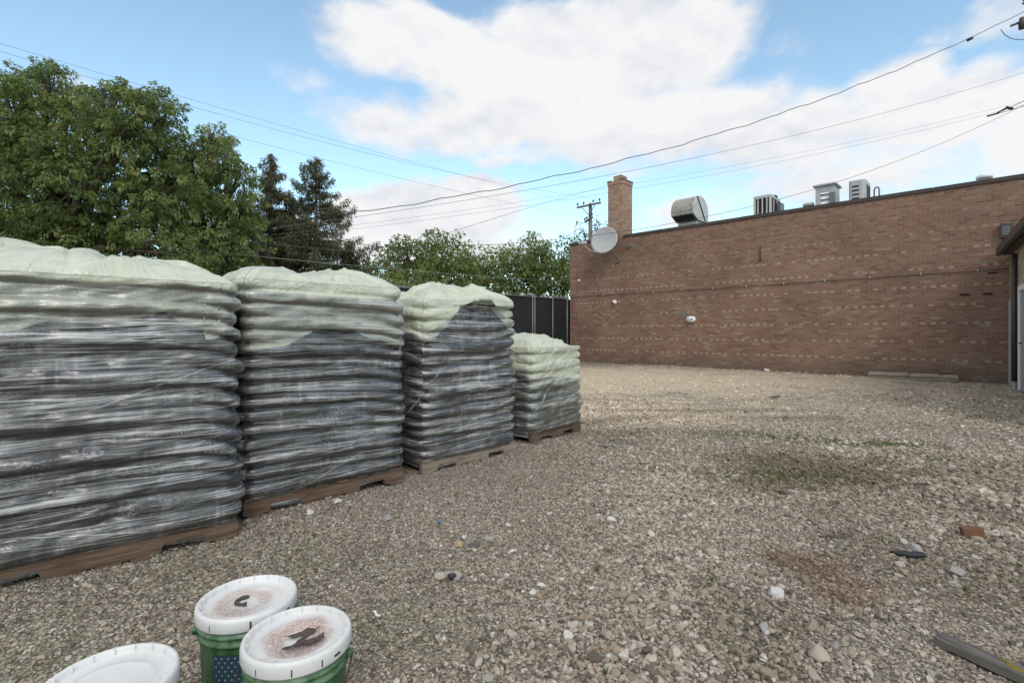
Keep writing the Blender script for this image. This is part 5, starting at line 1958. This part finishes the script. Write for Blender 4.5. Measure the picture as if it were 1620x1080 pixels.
def bucket(u, v, label, lidm, turn, flag=False, slits=()):
    p = on_ground(u, v, LIDZ)
    z0 = float(ground_z(p.x, p.y))
    root = empty('bucket', (p.x, p.y, z0), 0, label, 'bucket')
    root.scale = (0.95, 0.95, 0.95)
    b = MB()
    prof = [(0, 0.004), (0.125, 0.004), (0.131, 0.0), (0.134, 0.01), (0.1425, 0.282), (0.1425, 0.284), (0.151, 0.286), (0.1515, 0.292), (0.146, 0.296), (0.1455, 0.312), (0.153, 0.314), (0.153, 0.320), (0.1465, 0.324), (0.147, 0.352), (0.141, 0.352), (0.135, 0.30), (0, 0.28)]
    b.lathe(prof, 64)
    b.build('body', M_BUCKET, root)
    b = MB()
    prof = [(0.1515, 0.338), (0.157, 0.336), (0.1585, 0.340), (0.1585, 0.368), (0.1565, 0.376), (0.152, 0.381), (0.146, 0.381), (0.1425, 0.377), (0.141, 0.362), (0.137, 0.3595), (0.10, 0.3595), (0.0985, 0.3605), (0.097, 0.3595), (0.0, 0.3595)]
    b.lathe(prof, 96)
    lid = b.build('lid', lidm, root)
    b = MB()
    for k in range(18):
        a = turn + 2 * math.pi * k / 18
        m3 = Matrix.Rotation(a, 3, 'Z')
        b.box(m3 @ Vector((0.1455, 0, 0.3745)), (0.016, 0.0025, 0.0145), m3, 0.0008)
    b.build('rim_rib', lidm, lid)
    for (a, w, h, tilt) in slits:
        b = MB()
        m3 = Matrix.Rotation(a, 3, 'Z')
        b.box(m3 @ Vector((0.1583, 0, 0.353)), (0.003, w, h), m3)
        b.build('slit', M_DARK, lid)
    # wire bail folded down with its plastic ears
    for s in (1, -1):
        b = MB()
        m3 = Matrix.Rotation(turn + (0 if s > 0 else math.pi), 3, 'Z')
        b.tube([m3 @ Vector((0.146, 0, 0.304)), m3 @ Vector((0.164, 0, 0.304))], [0.015, 0.012], 12)
        b.build('bail_ear', M_BUCKET, root)
    b = MB()
    pts = []
    for k in range(25):
        a = math.pi * k / 24
        x = 0.164 * math.cos(a)
        yy = 0.172 * math.sin(a)
        pts.append(Matrix.Rotation(turn, 3, 'Z') @ Vector((x, -yy, 0.304 - 0.16 * math.sin(a) ** 1.2)))
    b.tube(pts, 0.0022, 6)
    b.build('bail_wire', M_BLACK, root)
    if flag:
        cam_a = math.atan2(-p.y, -p.x)
        a0, a1 = cam_a + flag[0], cam_a + flag[1]
        zt, zb = flag[2], flag[3]

        def cyl(a, z, o):
            rr = 0.134 + (0.1425 - 0.134) * (z - 0.01) / 0.272 + o
            return (rr * math.cos(a), rr * math.sin(a), z)
        V, F, MI = [], [], []

        def patch(aa, ab, za, zb_, o, mi, n=12):
            s_ = len(V)
            for k in range(n + 1):
                a = aa + (ab - aa) * k / n
                V.extend([cyl(a, za, o), cyl(a, zb_, o)])
            for k in range(n):
                F.append((s_ + 2 * k, s_ + 2 * k + 2, s_ + 2 * k + 3, s_ + 2 * k + 1))
                MI.append(mi)
        patch(a0, a1, zb, zt, 0.0015, 0)
        hgt = zt - zb
        for k in range(4):
            patch(a1 + 0.005, a1 + 0.55, zt - hgt * (2 * k) / 7.0 - hgt / 7, zt - hgt * (2 * k) / 7.0, 0.0015, 2)
        for r_i in range(9):
            cnt = 6 if r_i % 2 == 0 else 5
            for c_i in range(cnt):
                fa = (c_i + (0.5 if cnt == 6 else 1.0)) / 6.0
                a = a0 + (a1 - a0) * fa
                z = zt - hgt * (r_i + 0.7) / 9.5
                s_ = len(V)
                for k in range(10):
                    rr = 0.0042 if k % 2 == 0 else 0.0018
                    an = math.pi / 2 + math.pi * k / 5
                    V.append(cyl(a + rr * math.cos(an) / 0.14, z + rr * math.sin(an), 0.0026))
                F.append(tuple(range(s_, s_ + 10)))
                MI.append(1)
        me = np_mesh('flag_sticker', V, F, [M_NAVY, M_STAR, M_STRIPE], smooth=False)
        me.polygons.foreach_set('material_index', MI)
        obj('flag_sticker', me, root)
    return root


def facing(u, v):
    p = on_ground(u, v, LIDZ)
    return math.atan2(-p.y, -p.x)


fa = facing(392, 947)
fb = facing(470, 1014)
BA = bucket(392, 940, 'green bucket farthest from the camera, rust flecked white lid and starred blue sticker', M_LID_A, fa - 1.55, flag=(-0.75, 0.10, 0.262, 0.13), slits=((fa + 0.05, 0.005, 0.03, 0), (fa - 0.75, 0.0015, 0.02, 0), (fa + 0.62, 0.003, 0.018, 0), (fa + 0.85, 0.022, 0.006, 0)))
BB = bucket(471, 993, 'green bucket nearest the open gravel, its white lid with rust ring and dark leaf', M_LID_B, fb + 1.3, slits=((fb - 0.1, 0.003, 0.02, 0), (fb + 0.42, 0.003, 0.02, 0), (fb - 0.75, 0.0015, 0.018, 0), (fb + 0.75, 0.022, 0.006, 0)))
BC = bucket(172, 1068, 'bucket at the bottom left with a nearly clean white lid cut by the frame', M_LID_C, facing(176, 1082) + 0.6, slits=((facing(176, 1082) + 0.6, 0.002, 0.02, 0),))

M_DEADLEAF = simple('dark_dead_leaf', (0.075, 0.05, 0.042), 0.7, 0.35, 40)


def scrap(name, host, dx, dy, rz, outline, label, curl=0.012, cat='leaf'):
    """a torn, curled dead leaf lying on a lid"""
    bm = bmesh.new()
    vs = [bm.verts.new((x, y, 0)) for x, y in outline]
    f = bm.faces.new(vs)
    bmesh.ops.triangulate(bm, faces=[f])
    bmesh.ops.subdivide_edges(bm, edges=bm.edges[:], cuts=2, use_grid_fill=True)
    for v in bm.verts:
        v.co.z = 0.003 + curl * abs(mnoise.noise(v.co * 38 + Vector((3, 1, 0)))) * 1.6 + curl * 6 * abs(v.co.y) * 0.35
    ex = bmesh.ops.extrude_face_region(bm, geom=bm.faces[:])
    for e in ex['geom']:
        if isinstance(e, bmesh.types.BMVert):
            e.co.z += 0.0012
    bmesh.ops.recalc_face_normals(bm, faces=bm.faces[:])
    me = bpy.data.meshes.new(name)
    bm.to_mesh(me)
    bm.free()
    me.materials.append(M_DEADLEAF)
    h = Vector(host.location)
    o = obj(name, me, None, (h.x + dx, h.y + dy, h.z + 0.3418), (0, 0, rz))
    tag(o, label, cat)
    return o


scrap('dead_leaf', BB, 0.02, 0.0, TH + R(8), [(-0.055, 0.018), (-0.02, 0.028), (0.02, 0.052), (0.045, 0.05), (0.02, 0.02), (0.005, -0.005), (0.03, 0.0), (0.062, 0.012), (0.07, -0.012), (0.03, -0.035), (-0.015, -0.045), (-0.04, -0.05), (-0.012, -0.018), (0.005, 0.02), (-0.025, 0.008)],
      'dark torn leaf lying in the rust ring of the front bucket lid')
b = MB()
cc = []
for k in range(13):
    a = R(70) + R(215) * k / 12
    cc.append((0.026 * math.cos(a), 0.022 * math.sin(a) - 0.002 * k / 4, 0.006))
b.tube(cc, [0.003, 0.006, 0.007, 0.006, 0.005, 0.006, 0.007, 0.008, 0.006, 0.005, 0.004, 0.006, 0.008], 6)
hl = Vector(BA.location)
o = b.build('curled_twig', M_DEADLEAF, None, (hl.x - 0.002, hl.y - 0.006, hl.z + 0.3418), (0, 0, TH + R(20)))
tag(o, 'dark curled scrap of bark lying on the rear bucket lid', 'bark scrap')

# ================================================================== GRAVEL, STONES, DEBRIS
def stone_mesh(name, seed, m_, flat=0.62, sub=2, angular=0.6, flat_shade=False):
    g = random.Random(seed)
    bm = bmesh.new()
    bmesh.ops.create_icosphere(bm, subdivisions=sub, radius=1.0)
    off = Vector((g.uniform(0, 50), g.uniform(0, 50), g.uniform(0, 50)))
    planes = []
    for k in range(7):
        n_ = Vector((g.gauss(0, 1), g.gauss(0, 1), g.gauss(0, 1))).normalized()
        planes.append((n_, g.uniform(0.5, 0.85)))
    ax = g.uniform(0.65, 0.95)
    for v in bm.verts:
        c = v.co.copy()
        c *= 1 + 0.22 * mnoise.noise(c * 1.3 + off)
        for n_, d_ in planes:
            s_ = c.dot(n_) - d_
            if s_ > 0:
                c -= n_ * s_ * angular
        c.y *= ax
        c.z *= flat
        v.co = c
    me = bpy.data.meshes.new(name)
    bm.to_mesh(me)
    bm.free()
    me.polygons.foreach_set('use_smooth', np.full(len(me.polygons), not flat_shade))
    me.materials.append(m_)
    return me


def scatter(name, pts, rots, scl, protos, label_kind='stuff'):
    """one object of uncountable pieces: points carry rotation and size, geometry nodes set a stone on each"""
    col = bpy.data.collections.new(name + '_shapes')
    for me in protos:
        col.objects.link(bpy.data.objects.new(me.name, me))
    me = bpy.data.meshes.new(name)
    me.vertices.add(len(pts))
    me.vertices.foreach_set('co', np.asarray(pts, np.float32).ravel())
    a1 = me.attributes.new('rot', 'FLOAT_VECTOR', 'POINT')
    a1.data.foreach_set('vector', np.asarray(rots, np.float32).ravel())
    a2 = me.attributes.new('scl', 'FLOAT_VECTOR', 'POINT')
    a2.data.foreach_set('vector', np.asarray(scl, np.float32).ravel())
    me.update()
    o = obj(name, me)
    ng = bpy.data.node_groups.new(name + '_nodes', 'GeometryNodeTree')
    ng.interface.new_socket('Geometry', in_out='INPUT', socket_type='NodeSocketGeometry')
    ng.interface.new_socket('Geometry', in_out='OUTPUT', socket_type='NodeSocketGeometry')
    n = ng.nodes
    gi, go = n.new('NodeGroupInput'), n.new('NodeGroupOutput')
    ip = n.new('GeometryNodeInstanceOnPoints')
    ci = n.new('GeometryNodeCollectionInfo')
    ci.inputs['Collection'].default_value = col
    ci.inputs['Separate Children'].default_value = True
    ci.inputs['Reset Children'].default_value = True
    ip.inputs['Pick Instance'].default_value = True
    ra_ = n.new('GeometryNodeInputNamedAttribute')
    ra_.data_type = 'FLOAT_VECTOR'
    ra_.inputs['Name'].default_value = 'rot'
    sa_ = n.new('GeometryNodeInputNamedAttribute')
    sa_.data_type = 'FLOAT_VECTOR'
    sa_.inputs['Name'].default_value = 'scl'
    ri = n.new('FunctionNodeRandomValue')
    ri.data_type = 'INT'
    for s_ in ri.inputs:
        if s_.type == 'INT' and s_.name == 'Min':
            s_.default_value = 0
        if s_.type == 'INT' and s_.name == 'Max':
            s_.default_value = len(protos) - 1
    e2r = n.new('FunctionNodeEulerToRotation')
    l = ng.links
    l.new(gi.outputs[0], ip.inputs['Points'])
    l.new(ci.outputs[0], ip.inputs['Instance'])
    l.new([s_ for s_ in ri.outputs if s_.type == 'INT'][0], ip.inputs['Instance Index'])
    l.new(ra_.outputs['Attribute'], e2r.inputs[0])
    l.new(e2r.outputs[0], ip.inputs['Rotation'])
    l.new(sa_.outputs['Attribute'], ip.inputs['Scale'])
    l.new(ip.outputs[0], go.inputs[0])
    md = o.modifiers.new('scatter', 'NODES')
    md.node_group = ng
    tag(o, kind='stuff')
    return o


def sector(n, r0, r1, half=62):
    r = np.sqrt(RNG.uniform(r0 * r0, r1 * r1, n))
    a = RNG.uniform(-R(half), R(half), n)
    cx, cz = r * np.sin(a), r * np.cos(a)
    return RIGHT[0] * cx + FWD[0] * cz, RIGHT[1] * cx + FWD[1] * cz


PX_, PY_, PS_ = [], [], []
for (r0, r1, dens, rad) in ((0.9, 4.6, 4600, 0.0075), (4.6, 8.0, 2500, 0.0090), (8.0, 13.0, 700, 0.0115), (13.0, 19.0, 160, 0.014)):
    n = int(dens * R(62) * (r1 * r1 - r0 * r0))
    x, y = sector(n, r0, r1)
    s_ = rad * np.exp(RNG.normal(0, 0.42, n))
    PX_.append(x); PY_.append(y); PS_.append(s_)
x, y, s_ = np.concatenate(PX_), np.concatenate(PY_), np.concatenate(PS_)
coarse = SN(77, 1.3, 10, 2)(x, y)
cx = x * RIGHT[0] + y * RIGHT[1]
cz = x * FWD[0] + y * FWD[1]
right = np.clip((cx / np.maximum(cz, 0.3) + 0.25) / 0.5, 0, 1)
s_ = s_ * (0.66 + 0.42 * right) * np.exp(0.14 * coarse)
s_ = np.clip(s_, 0.003, 0.034)
farp = np.clip((np.hypot(x, y) - 6) / 6, 0, 1)
pale_zone = np.exp(-(((x + 6.0) / 5.0) ** 4 + ((y - 12.5) / 5.0) ** 4))
keep = RNG.random(len(x)) > 0.9 * pale_zone
keep &= ~((y > WY - 0.03) | (x < WX0 - 1))
x, y, s_ = x[keep], y[keep], s_[keep]
n = len(x)
z = ground_z(x, y) + s_ * RNG.uniform(0.0, 0.35, n)
rots = np.stack([RNG.normal(0, 0.3, n), RNG.normal(0, 0.3, n), RNG.uniform(0, 6.283, n)], -1)
scl = s_[:, None] * np.stack([RNG.uniform(0.85, 1.35, n), RNG.uniform(0.75, 1.1, n), RNG.uniform(0.7, 1.1, n)], -1)
STONES = [stone_mesh('gravel_shape', 500 + k, M_STONE, 0.62, 2, 0.95, flat_shade=k % 3 != 0) for k in range(12)]
scatter('gravel', np.stack([x, y, z], -1), rots, scl, STONES)

# ---- single rocks one can point at
RM = {'white': rock_mat('pale_limestone', (0.60, 0.58, 0.54)), 'grey': rock_mat('grey_stone', (0.34, 0.32, 0.30)), 'brown': rock_mat('brown_stone', (0.30, 0.24, 0.19)), 'tan': rock_mat('tan_stone', (0.44, 0.38, 0.31)), 'dark': rock_mat('dark_stone', (0.15, 0.14, 0.135)), 'ochre': rock_mat('ochre_stone', (0.46, 0.34, 0.20))}
ROCKS = [(534, 801, 18, 'white', 'white flat rock lying just off the corner of the second pallet'), (491, 816, 15, 'white', 'white wedge shaped rock close to the second pallet, left of the black stick'),
         (612, 825, 18, 'grey', 'flat grey rock on the gravel right of the black stick'), (734, 849, 13, 'white', 'small white rock left of two grey rocks in the middle of the gravel'),
         (749, 862, 20, 'dark', 'dark grey rock directly below the small white rock in mid gravel'), (774, 852, 18, 'grey', 'grey rock right of the dark grey rock in mid gravel'),
         (726, 861, 14, 'ochre', 'yellowish flat stone touching the dark grey rock in mid gravel'), (810, 872, 15, 'white', 'broken white stone left of the small orange stain in mid gravel'),
         (967, 826, 15, 'white', 'bright white stone above the green weed in the centre of the gravel'), (954, 814, 14, 'dark', 'small dark rock up left of the bright white stone at centre'),
         (869, 816, 13, 'tan', 'tan stone behind the centre of the gravel, left of the dark rock'), (980, 938, 25, 'brown', 'rounded brown rock alone below the green weed'),
         (802, 909, 12, 'white', 'pale upright pebble right of the black tar lump'), (843, 933, 13, 'white', 'pale oval stone lower of a pair at centre left'), (856, 923, 15, 'white', 'pale oval stone upper of a pair at centre left'),
         (898, 999, 18, 'white', 'white split stone low in the centre of the gravel'), (987, 1034, 15, 'white', 'light round stone near the bottom edge at centre'), (771, 1072, 18, 'grey', 'grey stone cut close to the bottom edge left of centre'),
         (1228, 946, 28, 'white', 'biggest white rock, left of the reddish patch'), (1205, 910, 22, 'brown', 'brown grey flat rock just above the biggest white rock'),
         (1511, 906, 25, 'grey', 'flat pale grey rock below the loose red brick'), (1293, 1040, 34, 'tan', 'large tan slab near the bottom edge right of centre'),
         (1128, 796, 13, 'white', 'lone white stone far out in the gravel right of centre'), (1423, 894, 16, 'tan', 'tan stone left of the black plastic shard'), (1210, 999, 24, 'grey', 'blue grey rock between the white rock and the tan slab'),
         (1078, 990, 18, 'tan', 'long tan stone left of the blue grey rock'), (1208, 1043, 15, 'white', 'white pebble left of the large tan slab'), (1130, 1059, 16, 'tan', 'tan pebble at the bottom edge below the small grass tufts'),
         (1013, 1018, 20, 'tan', 'square tan stone left of the lowest grass tufts'), (1321, 1026, 16, 'grey', 'grey pointed stone right of the large tan slab'), (1472, 1068, 18, 'grey', 'grey round stone in front of the old plank'),
         (1283, 997, 26, 'brown', 'dark brown long clod above the large tan slab'), (1212, 587, 9, 'white', 'white stone on the ground at the foot of the brick wall'), (1445, 870, 22, 'grey', 'flat grey chip beside the black shard')]
for k, (u, v, wpx, kind, lab) in enumerate(ROCKS):
    p = on_ground(u, v)
    r_ = wpx / F_PX * (p.x * FWD[0] + p.y * FWD[1]) / 2
    me = stone_mesh('rock', 900 + k, RM[kind], random.uniform(0.5, 0.7), 3, 1.0, flat_shade=True)
    o = obj('rock', me, None, (p.x, p.y, float(ground_z(p.x, p.y)) + r_ * 0.3), (random.uniform(-.2, .2), random.uniform(-.2, .2), random.uniform(0, 6)))
    o.scale = (r_ * 1.15, r_ * 1.05, r_ * 1.05)
    tag(o, lab, 'rock', 'larger loose rocks on the gravel')


def stick(u0, v0, u1, v1, r_, m_, label, z=0.012, name='stick', cat='stick', bend=0.02):
    a, b_ = on_ground(u0, v0, z), on_ground(u1, v1, z)
    mb = MB()
    nrm = (b_ - a).cross(Vector((0, 0, 1))).normalized()
    L = (b_ - a).length
    pts = [a.lerp(b_, t) + nrm * bend * L * math.sin(t * 5.0) + Vector((0, 0, 0.006 * math.sin(t * 7))) - a for t in np.linspace(0, 1, 9)]
    mb.tube(pts, [r_ * random.uniform(0.75, 1.15) for _ in pts], 7)
    o = mb.build(name, m_, None, a)
    return tag(o, label, cat)


stick(545, 812, 571, 786, 0.008, M_BLACK, 'thin black stick lying beside the second pallet')
stick(1297, 849, 1347, 848, 0.007, simple('dark_wood', (0.08, 0.065, 0.055), 0.9), 'thin dark stick lying crossways left of the loose brick', bend=0.01)
stick(591, 967, 600, 974, 0.005, M_WHITE, 'short white splinter on the gravel right of the buckets')
stick(1217, 628, 1235, 627, 0.016, simple('dark_bark', (0.10, 0.085, 0.07), 0.9), 'dark forked twig out on the pale gravel before the wall', z=0.03, bend=0.12)
stick(1487, 592, 1511, 586, 0.02, simple('brown_bark', (0.12, 0.09, 0.07), 0.9), 'thin dark branch leaning over the concrete wheel stop at the wall', z=0.18, bend=0.02)

# loose brick
p = on_ground(1539, 850)
b = MB()
b.box2((-0.05, -0.032, 0), (0.05, 0.032, 0.062), 0.006)
for v in b.bm.verts:
    v.co += Vector((mnoise.noise(v.co * 40), mnoise.noise(v.co * 40 + Vector((9, 0, 0))), mnoise.noise(v.co * 40 + Vector((0, 9, 0))))) * 0.005
o = b.build('brick', simple('loose_brick', (0.17, 0.075, 0.045), 0.9, 0.3, 25, bump=0.002), None, (p.x, p.y, 0.002), (R(5), R(8), TH + R(160)))
tag(o, 'broken red brick lying alone on the gravel at right', 'brick')

# black plastic shard
p = on_ground(1436, 882)
b = MB()
b.prism([(-0.075, 0.02), (-0.02, 0.032), (0.07, 0.018), (0.08, -0.006), (0.02, -0.02), (-0.05, 0.0)], 'z', 0, 0.012)
o = b.build('plastic_shard', M_BLACK, None, (p.x, p.y, 0.012), (R(12), R(-6), TH + R(-25)))
tag(o, 'pointed black plastic shard on the gravel left of the flat pale rock', 'plastic scrap')

# tar lump with pale mortar
p = on_ground(710, 915)
root = empty('tar_lump', (p.x, p.y, 0.0), TH, 'crumbled pale mortar lump with a black tar core in mid gravel', 'rubble')
for (dx, dy, s_, m_) in ((-0.045, 0.0, 0.035, RM['tan']), (0.0, 0.012, 0.032, RM['grey']), (0.035, 0.015, 0.03, RM['tan']), (0.04, -0.008, 0.022, RM['grey'])):
    o = obj('mortar_piece', stone_mesh('mortar_piece', int(1000 + dx * 5000), m_, 0.6, 3, 0.8), root, (dx, dy, s_ * 0.4))
    o.scale = (s_, s_, s_)
o = obj('tar_core', stone_mesh('tar_core', 1777, M_BLACK, 0.6, 3, 0.8), root, (0.018, -0.012, 0.02))
o.scale = (0.024, 0.02, 0.024)
# low dark clod line near the far pallet
p = on_ground(985, 704)
root = empty('dirt_clod', (p.x, p.y, 0.0), TH - 0.2, 'low dark ridge of dirt on the gravel right of the small pallet', 'dirt')
for k in range(7):
    s_ = random.uniform(0.05, 0.085)
    o = obj('clod', stone_mesh('clod', 1300 + k, RM['dark'], 0.45, 3, 0.5), root, (-0.24 + k * 0.075, random.uniform(-.03, .03), s_ * 0.15))
    o.scale = (s_ * 1.3, s_ * 0.8, s_)
# blue scrap, orange scrap
for (u, v, col, lab) in ((694, 829, (0.06, 0.16, 0.30), 'tiny blue plastic scrap on the gravel below the third pallet'), (821, 858, (0.42, 0.24, 0.08), 'small rusty orange flake in mid gravel')):
    p = on_ground(u, v)
    b = MB()
    b.prism([(-0.016, -0.005), (0.006, -0.009), (0.016, 0.0), (0.008, 0.010), (-0.013, 0.008)], 'z', 0, 0.004)
    for v_ in b.bm.verts:
        v_.co.z += 0.3 * abs(v_.co.x)
    tag(b.build('plastic_scrap', simple('scrap_paint', col, 0.5), None, (p.x, p.y, 0.016), (0.1, 0.2, TH)), lab, 'scrap')

# old plank with moss at the lower right corner
a, c = on_ground(1484, 1008, 0.03), on_ground(1668, 1090, 0.03)
d = c - a
pk = empty('plank', (a.x, a.y, 0.012), math.atan2(d.y, d.x), 'weathered grey plank with yellow moss at the lower right corner', 'plank')
L = d.length
nx_, ny_ = 60, 6
b = MB()
b.box2((0, -0.034, 0), (L, 0.034, 0.034), 0.004)
bmesh.ops.subdivide_edges(b.bm, edges=[e for e in b.bm.edges if e.calc_length() > 0.3], cuts=40, use_grid_fill=True)
for v in b.bm.verts:
    v.co.y += 0.006 * mnoise.noise(Vector((v.co.x * 9, 0, v.co.z * 30)))
    v.co.z += 0.004 * mnoise.noise(Vector((v.co.x * 14, v.co.y * 60, 0)))
    if v.co.x < 0.03:
        v.co.x += 0.03 * mnoise.noise(Vector((v.co.y * 60, v.co.z * 20, 4)))
b.build('board', M_WOOD_OLD, pk)
M_MOSS = simple('yellow_moss', (0.20, 0.17, 0.03), 0.95, 0.4, 40, bump=0.004, bscale=120)
for (mx, my, sx, sy) in ((0.24, 0.0, 0.045, 0.018), (0.30, -0.015, 0.028, 0.014), (0.28, -0.065, 0.055, 0.018), (0.2, 0.014, 0.026, 0.01)):
    me = stone_mesh('moss', int(1500 + mx * 100), M_MOSS, 0.5, 3, 0.2)
    o = obj('moss', me, pk, (mx, my, 0.033 if abs(my) < 0.045 else 0.004))
    o.scale = (sx, sy, 0.012)

# concrete wheel stops against the wall
M_CONC = simple('stained_concrete', (0.38, 0.32, 0.25), 0.95, 0.3, 5, bump=0.004)
for k, (u0, v0, u1, v1, lab) in enumerate(((1374, 597.5, 1438, 600, 'left of the two concrete wheel stops along the brick wall'), (1440, 600.5, 1516, 604, 'right of the two concrete wheel stops, under the leaning branch'))):
    a, c = on_ground(u0, v0), on_ground(u1, v1)
    d = c - a
    b = MB()
    L = d.length
    b.prism([(-0.06, 0.0), (0.06, 0.0), (0.065, 0.085), (0.115, 0.10), (0.11, 0.17), (-0.11, 0.17), (-0.115, 0.10), (-0.065, 0.085)], 'x', 0, L)
    bmesh.ops.subdivide_edges(b.bm, edges=[e for e in b.bm.edges if e.calc_length() > 0.6], cuts=24, use_grid_fill=True)
    for v in b.bm.verts:
        v.co.z += 0.012 * mnoise.noise(Vector((v.co.x * 3 + k * 7, v.co.y * 8, 0)))
        v.co.y += 0.010 * mnoise.noise(Vector((v.co.x * 4, v.co.z * 9, 3)))
        if v.co.x < 0.02 or v.co.x > L - 0.02:
            v.co.z *= 0.86
    tag(b.build('wheel_stop', M_CONC, None, (a.x, a.y, 0.0), (0, 0, math.atan2(d.y, d.x))), lab, 'wheel stop', 'concrete wheel stops')

# ---- weeds
def tuft(u, v, hpx, label, nblade=14, dry=0.0):
    p = on_ground(u, v)
    cz = p.x * FWD[0] + p.y * FWD[1]
    h = hpx / F_PX * cz
    V, F, rn = [], [], []
    for k in range(nblade):
        a = random.uniform(0, 6.283)
        lean = random.uniform(0.15, 0.75)
        L = h * random.uniform(0.55, 1.15)
        w = max(0.0022, h * 0.035)
        d = Vector((math.cos(a), math.sin(a), 0))
        sd = Vector((-d.y, d.x, 0))
        o0 = d * random.uniform(0, h * 0.15)
        s_ = len(V)
        for t in (0, 0.4, 0.75, 1.0):
            c = o0 + d * (L * lean * t ** 1.5) + Vector((0, 0, L * (t - 0.25 * lean * t * t)))
            ww = w * (1 - t * 0.95)
            V += [tuple(c - sd * ww), tuple(c + sd * ww)]
        for j in range(3):
            F.append((s_ + 2 * j, s_ + 2 * j + 1, s_ + 2 * j + 3, s_ + 2 * j + 2))
            rn.append(min(1, random.random() * 0.7 + dry))
    me = np_mesh('grass_tuft', V, F, M_GRASS, smooth=False)
    at_ = me.attributes.new('rnd', 'FLOAT', 'FACE')
    at_.data.foreach_set('value', rn)
    o = obj('grass_tuft', me, None, (p.x, p.y, float(ground_z(p.x, p.y))))
    tag(o, label, 'grass tuft', 'weeds growing in the gravel')


TUFTS = [(945, 900, 26, 'tallest green weed, alone at the centre of the gravel'), (1396, 858, 15, 'small grass tuft left of the black shard tip'), (1339, 871, 9, 'faint low tuft just below the thin dark stick'),
         (1126, 918, 14, 'green tuft in open gravel right of the rounded brown rock'), (1042, 908, 9, 'tiny tuft right of the tallest weed'), (1147, 1020, 16, 'bright grass tuft low at right of centre, left of the white pebble'),
         (1182, 1006, 14, 'green tuft touching the left of the blue grey rock'), (1241, 1008, 14, 'green tuft just right of the blue grey rock'), (1220, 1061, 12, 'tuft at the bottom edge below the large tan slab'),
         (1528, 934, 18, 'tuft right below the flat pale grey rock'), (1599, 922, 10, 'low tuft at the right edge below the brick'), (1406, 988, 12, 'tuft in open gravel above the plank end'),
         (1434, 834, 9, 'tiny tuft far right, above the black shard'), (1505, 853, 12, 'thin tuft directly left of the loose brick'), (1610, 898, 12, 'tuft at the extreme right edge level with the pale rock'),
         (957, 1062, 16, 'tuft near the bottom edge at the centre'), (816, 778, 8, 'tiny tuft right of the third pallet in the open'), (497, 850, 8, 'small tuft in front of the second pallet near the camera')]
for (u, v, h_, lab) in TUFTS:
    tuft(u, v, h_, lab)
tuft(1279, 824, 18, 'dry brown stalk of weed standing above the thin dark stick', 9, 0.8)

# thin creeping grass patches out on the gravel
gx, gy = [], []
for (u, v, rx, ry, n) in ((1410, 706, 0.35, 0.14, 170), (1190, 690, 0.9, 0.25, 90), (1330, 700, 0.7, 0.2, 80), (1000, 690, 0.4, 0.2, 40), (1460, 720, 0.8, 0.5, 60), (1530, 660, 1.0, 0.6, 60), (1230, 755, 0.6, 0.3, 60)):
    c = on_ground(u, v)
    for k in range(n):
        a, b_ = random.gauss(0, 0.5) * rx, random.gauss(0, 0.5) * ry
        gx.append(c.x + RIGHT[0] * a + FWD[0] * b_)
        gy.append(c.y + RIGHT[1] * a + FWD[1] * b_)
P = np.stack([np.array(gx), np.array(gy), np.zeros(len(gx)) + 0.008], -1)
n = len(P)
P = np.repeat(P, 7, 0) + RNG.normal(0, 0.012, (n * 7, 3)) * np.array([1, 1, 0.1])
A = unit(RNG.normal(0, 0.5, (len(P), 3)) + np.array([0, 0, 0.8]))
V, F = leaf_arrays(P, A, RNG.uniform(0.02, 0.05, len(P)), 0.16, 0.1)
me = np_mesh('low_grass', V, F, M_GRASS, smooth=False)
at_ = me.attributes.new('rnd', 'FLOAT', 'FACE')
at_.data.foreach_set('value', RNG.random(len(P)).astype(np.float32) * 0.7)
tag(obj('low_grass', me), kind='stuff')
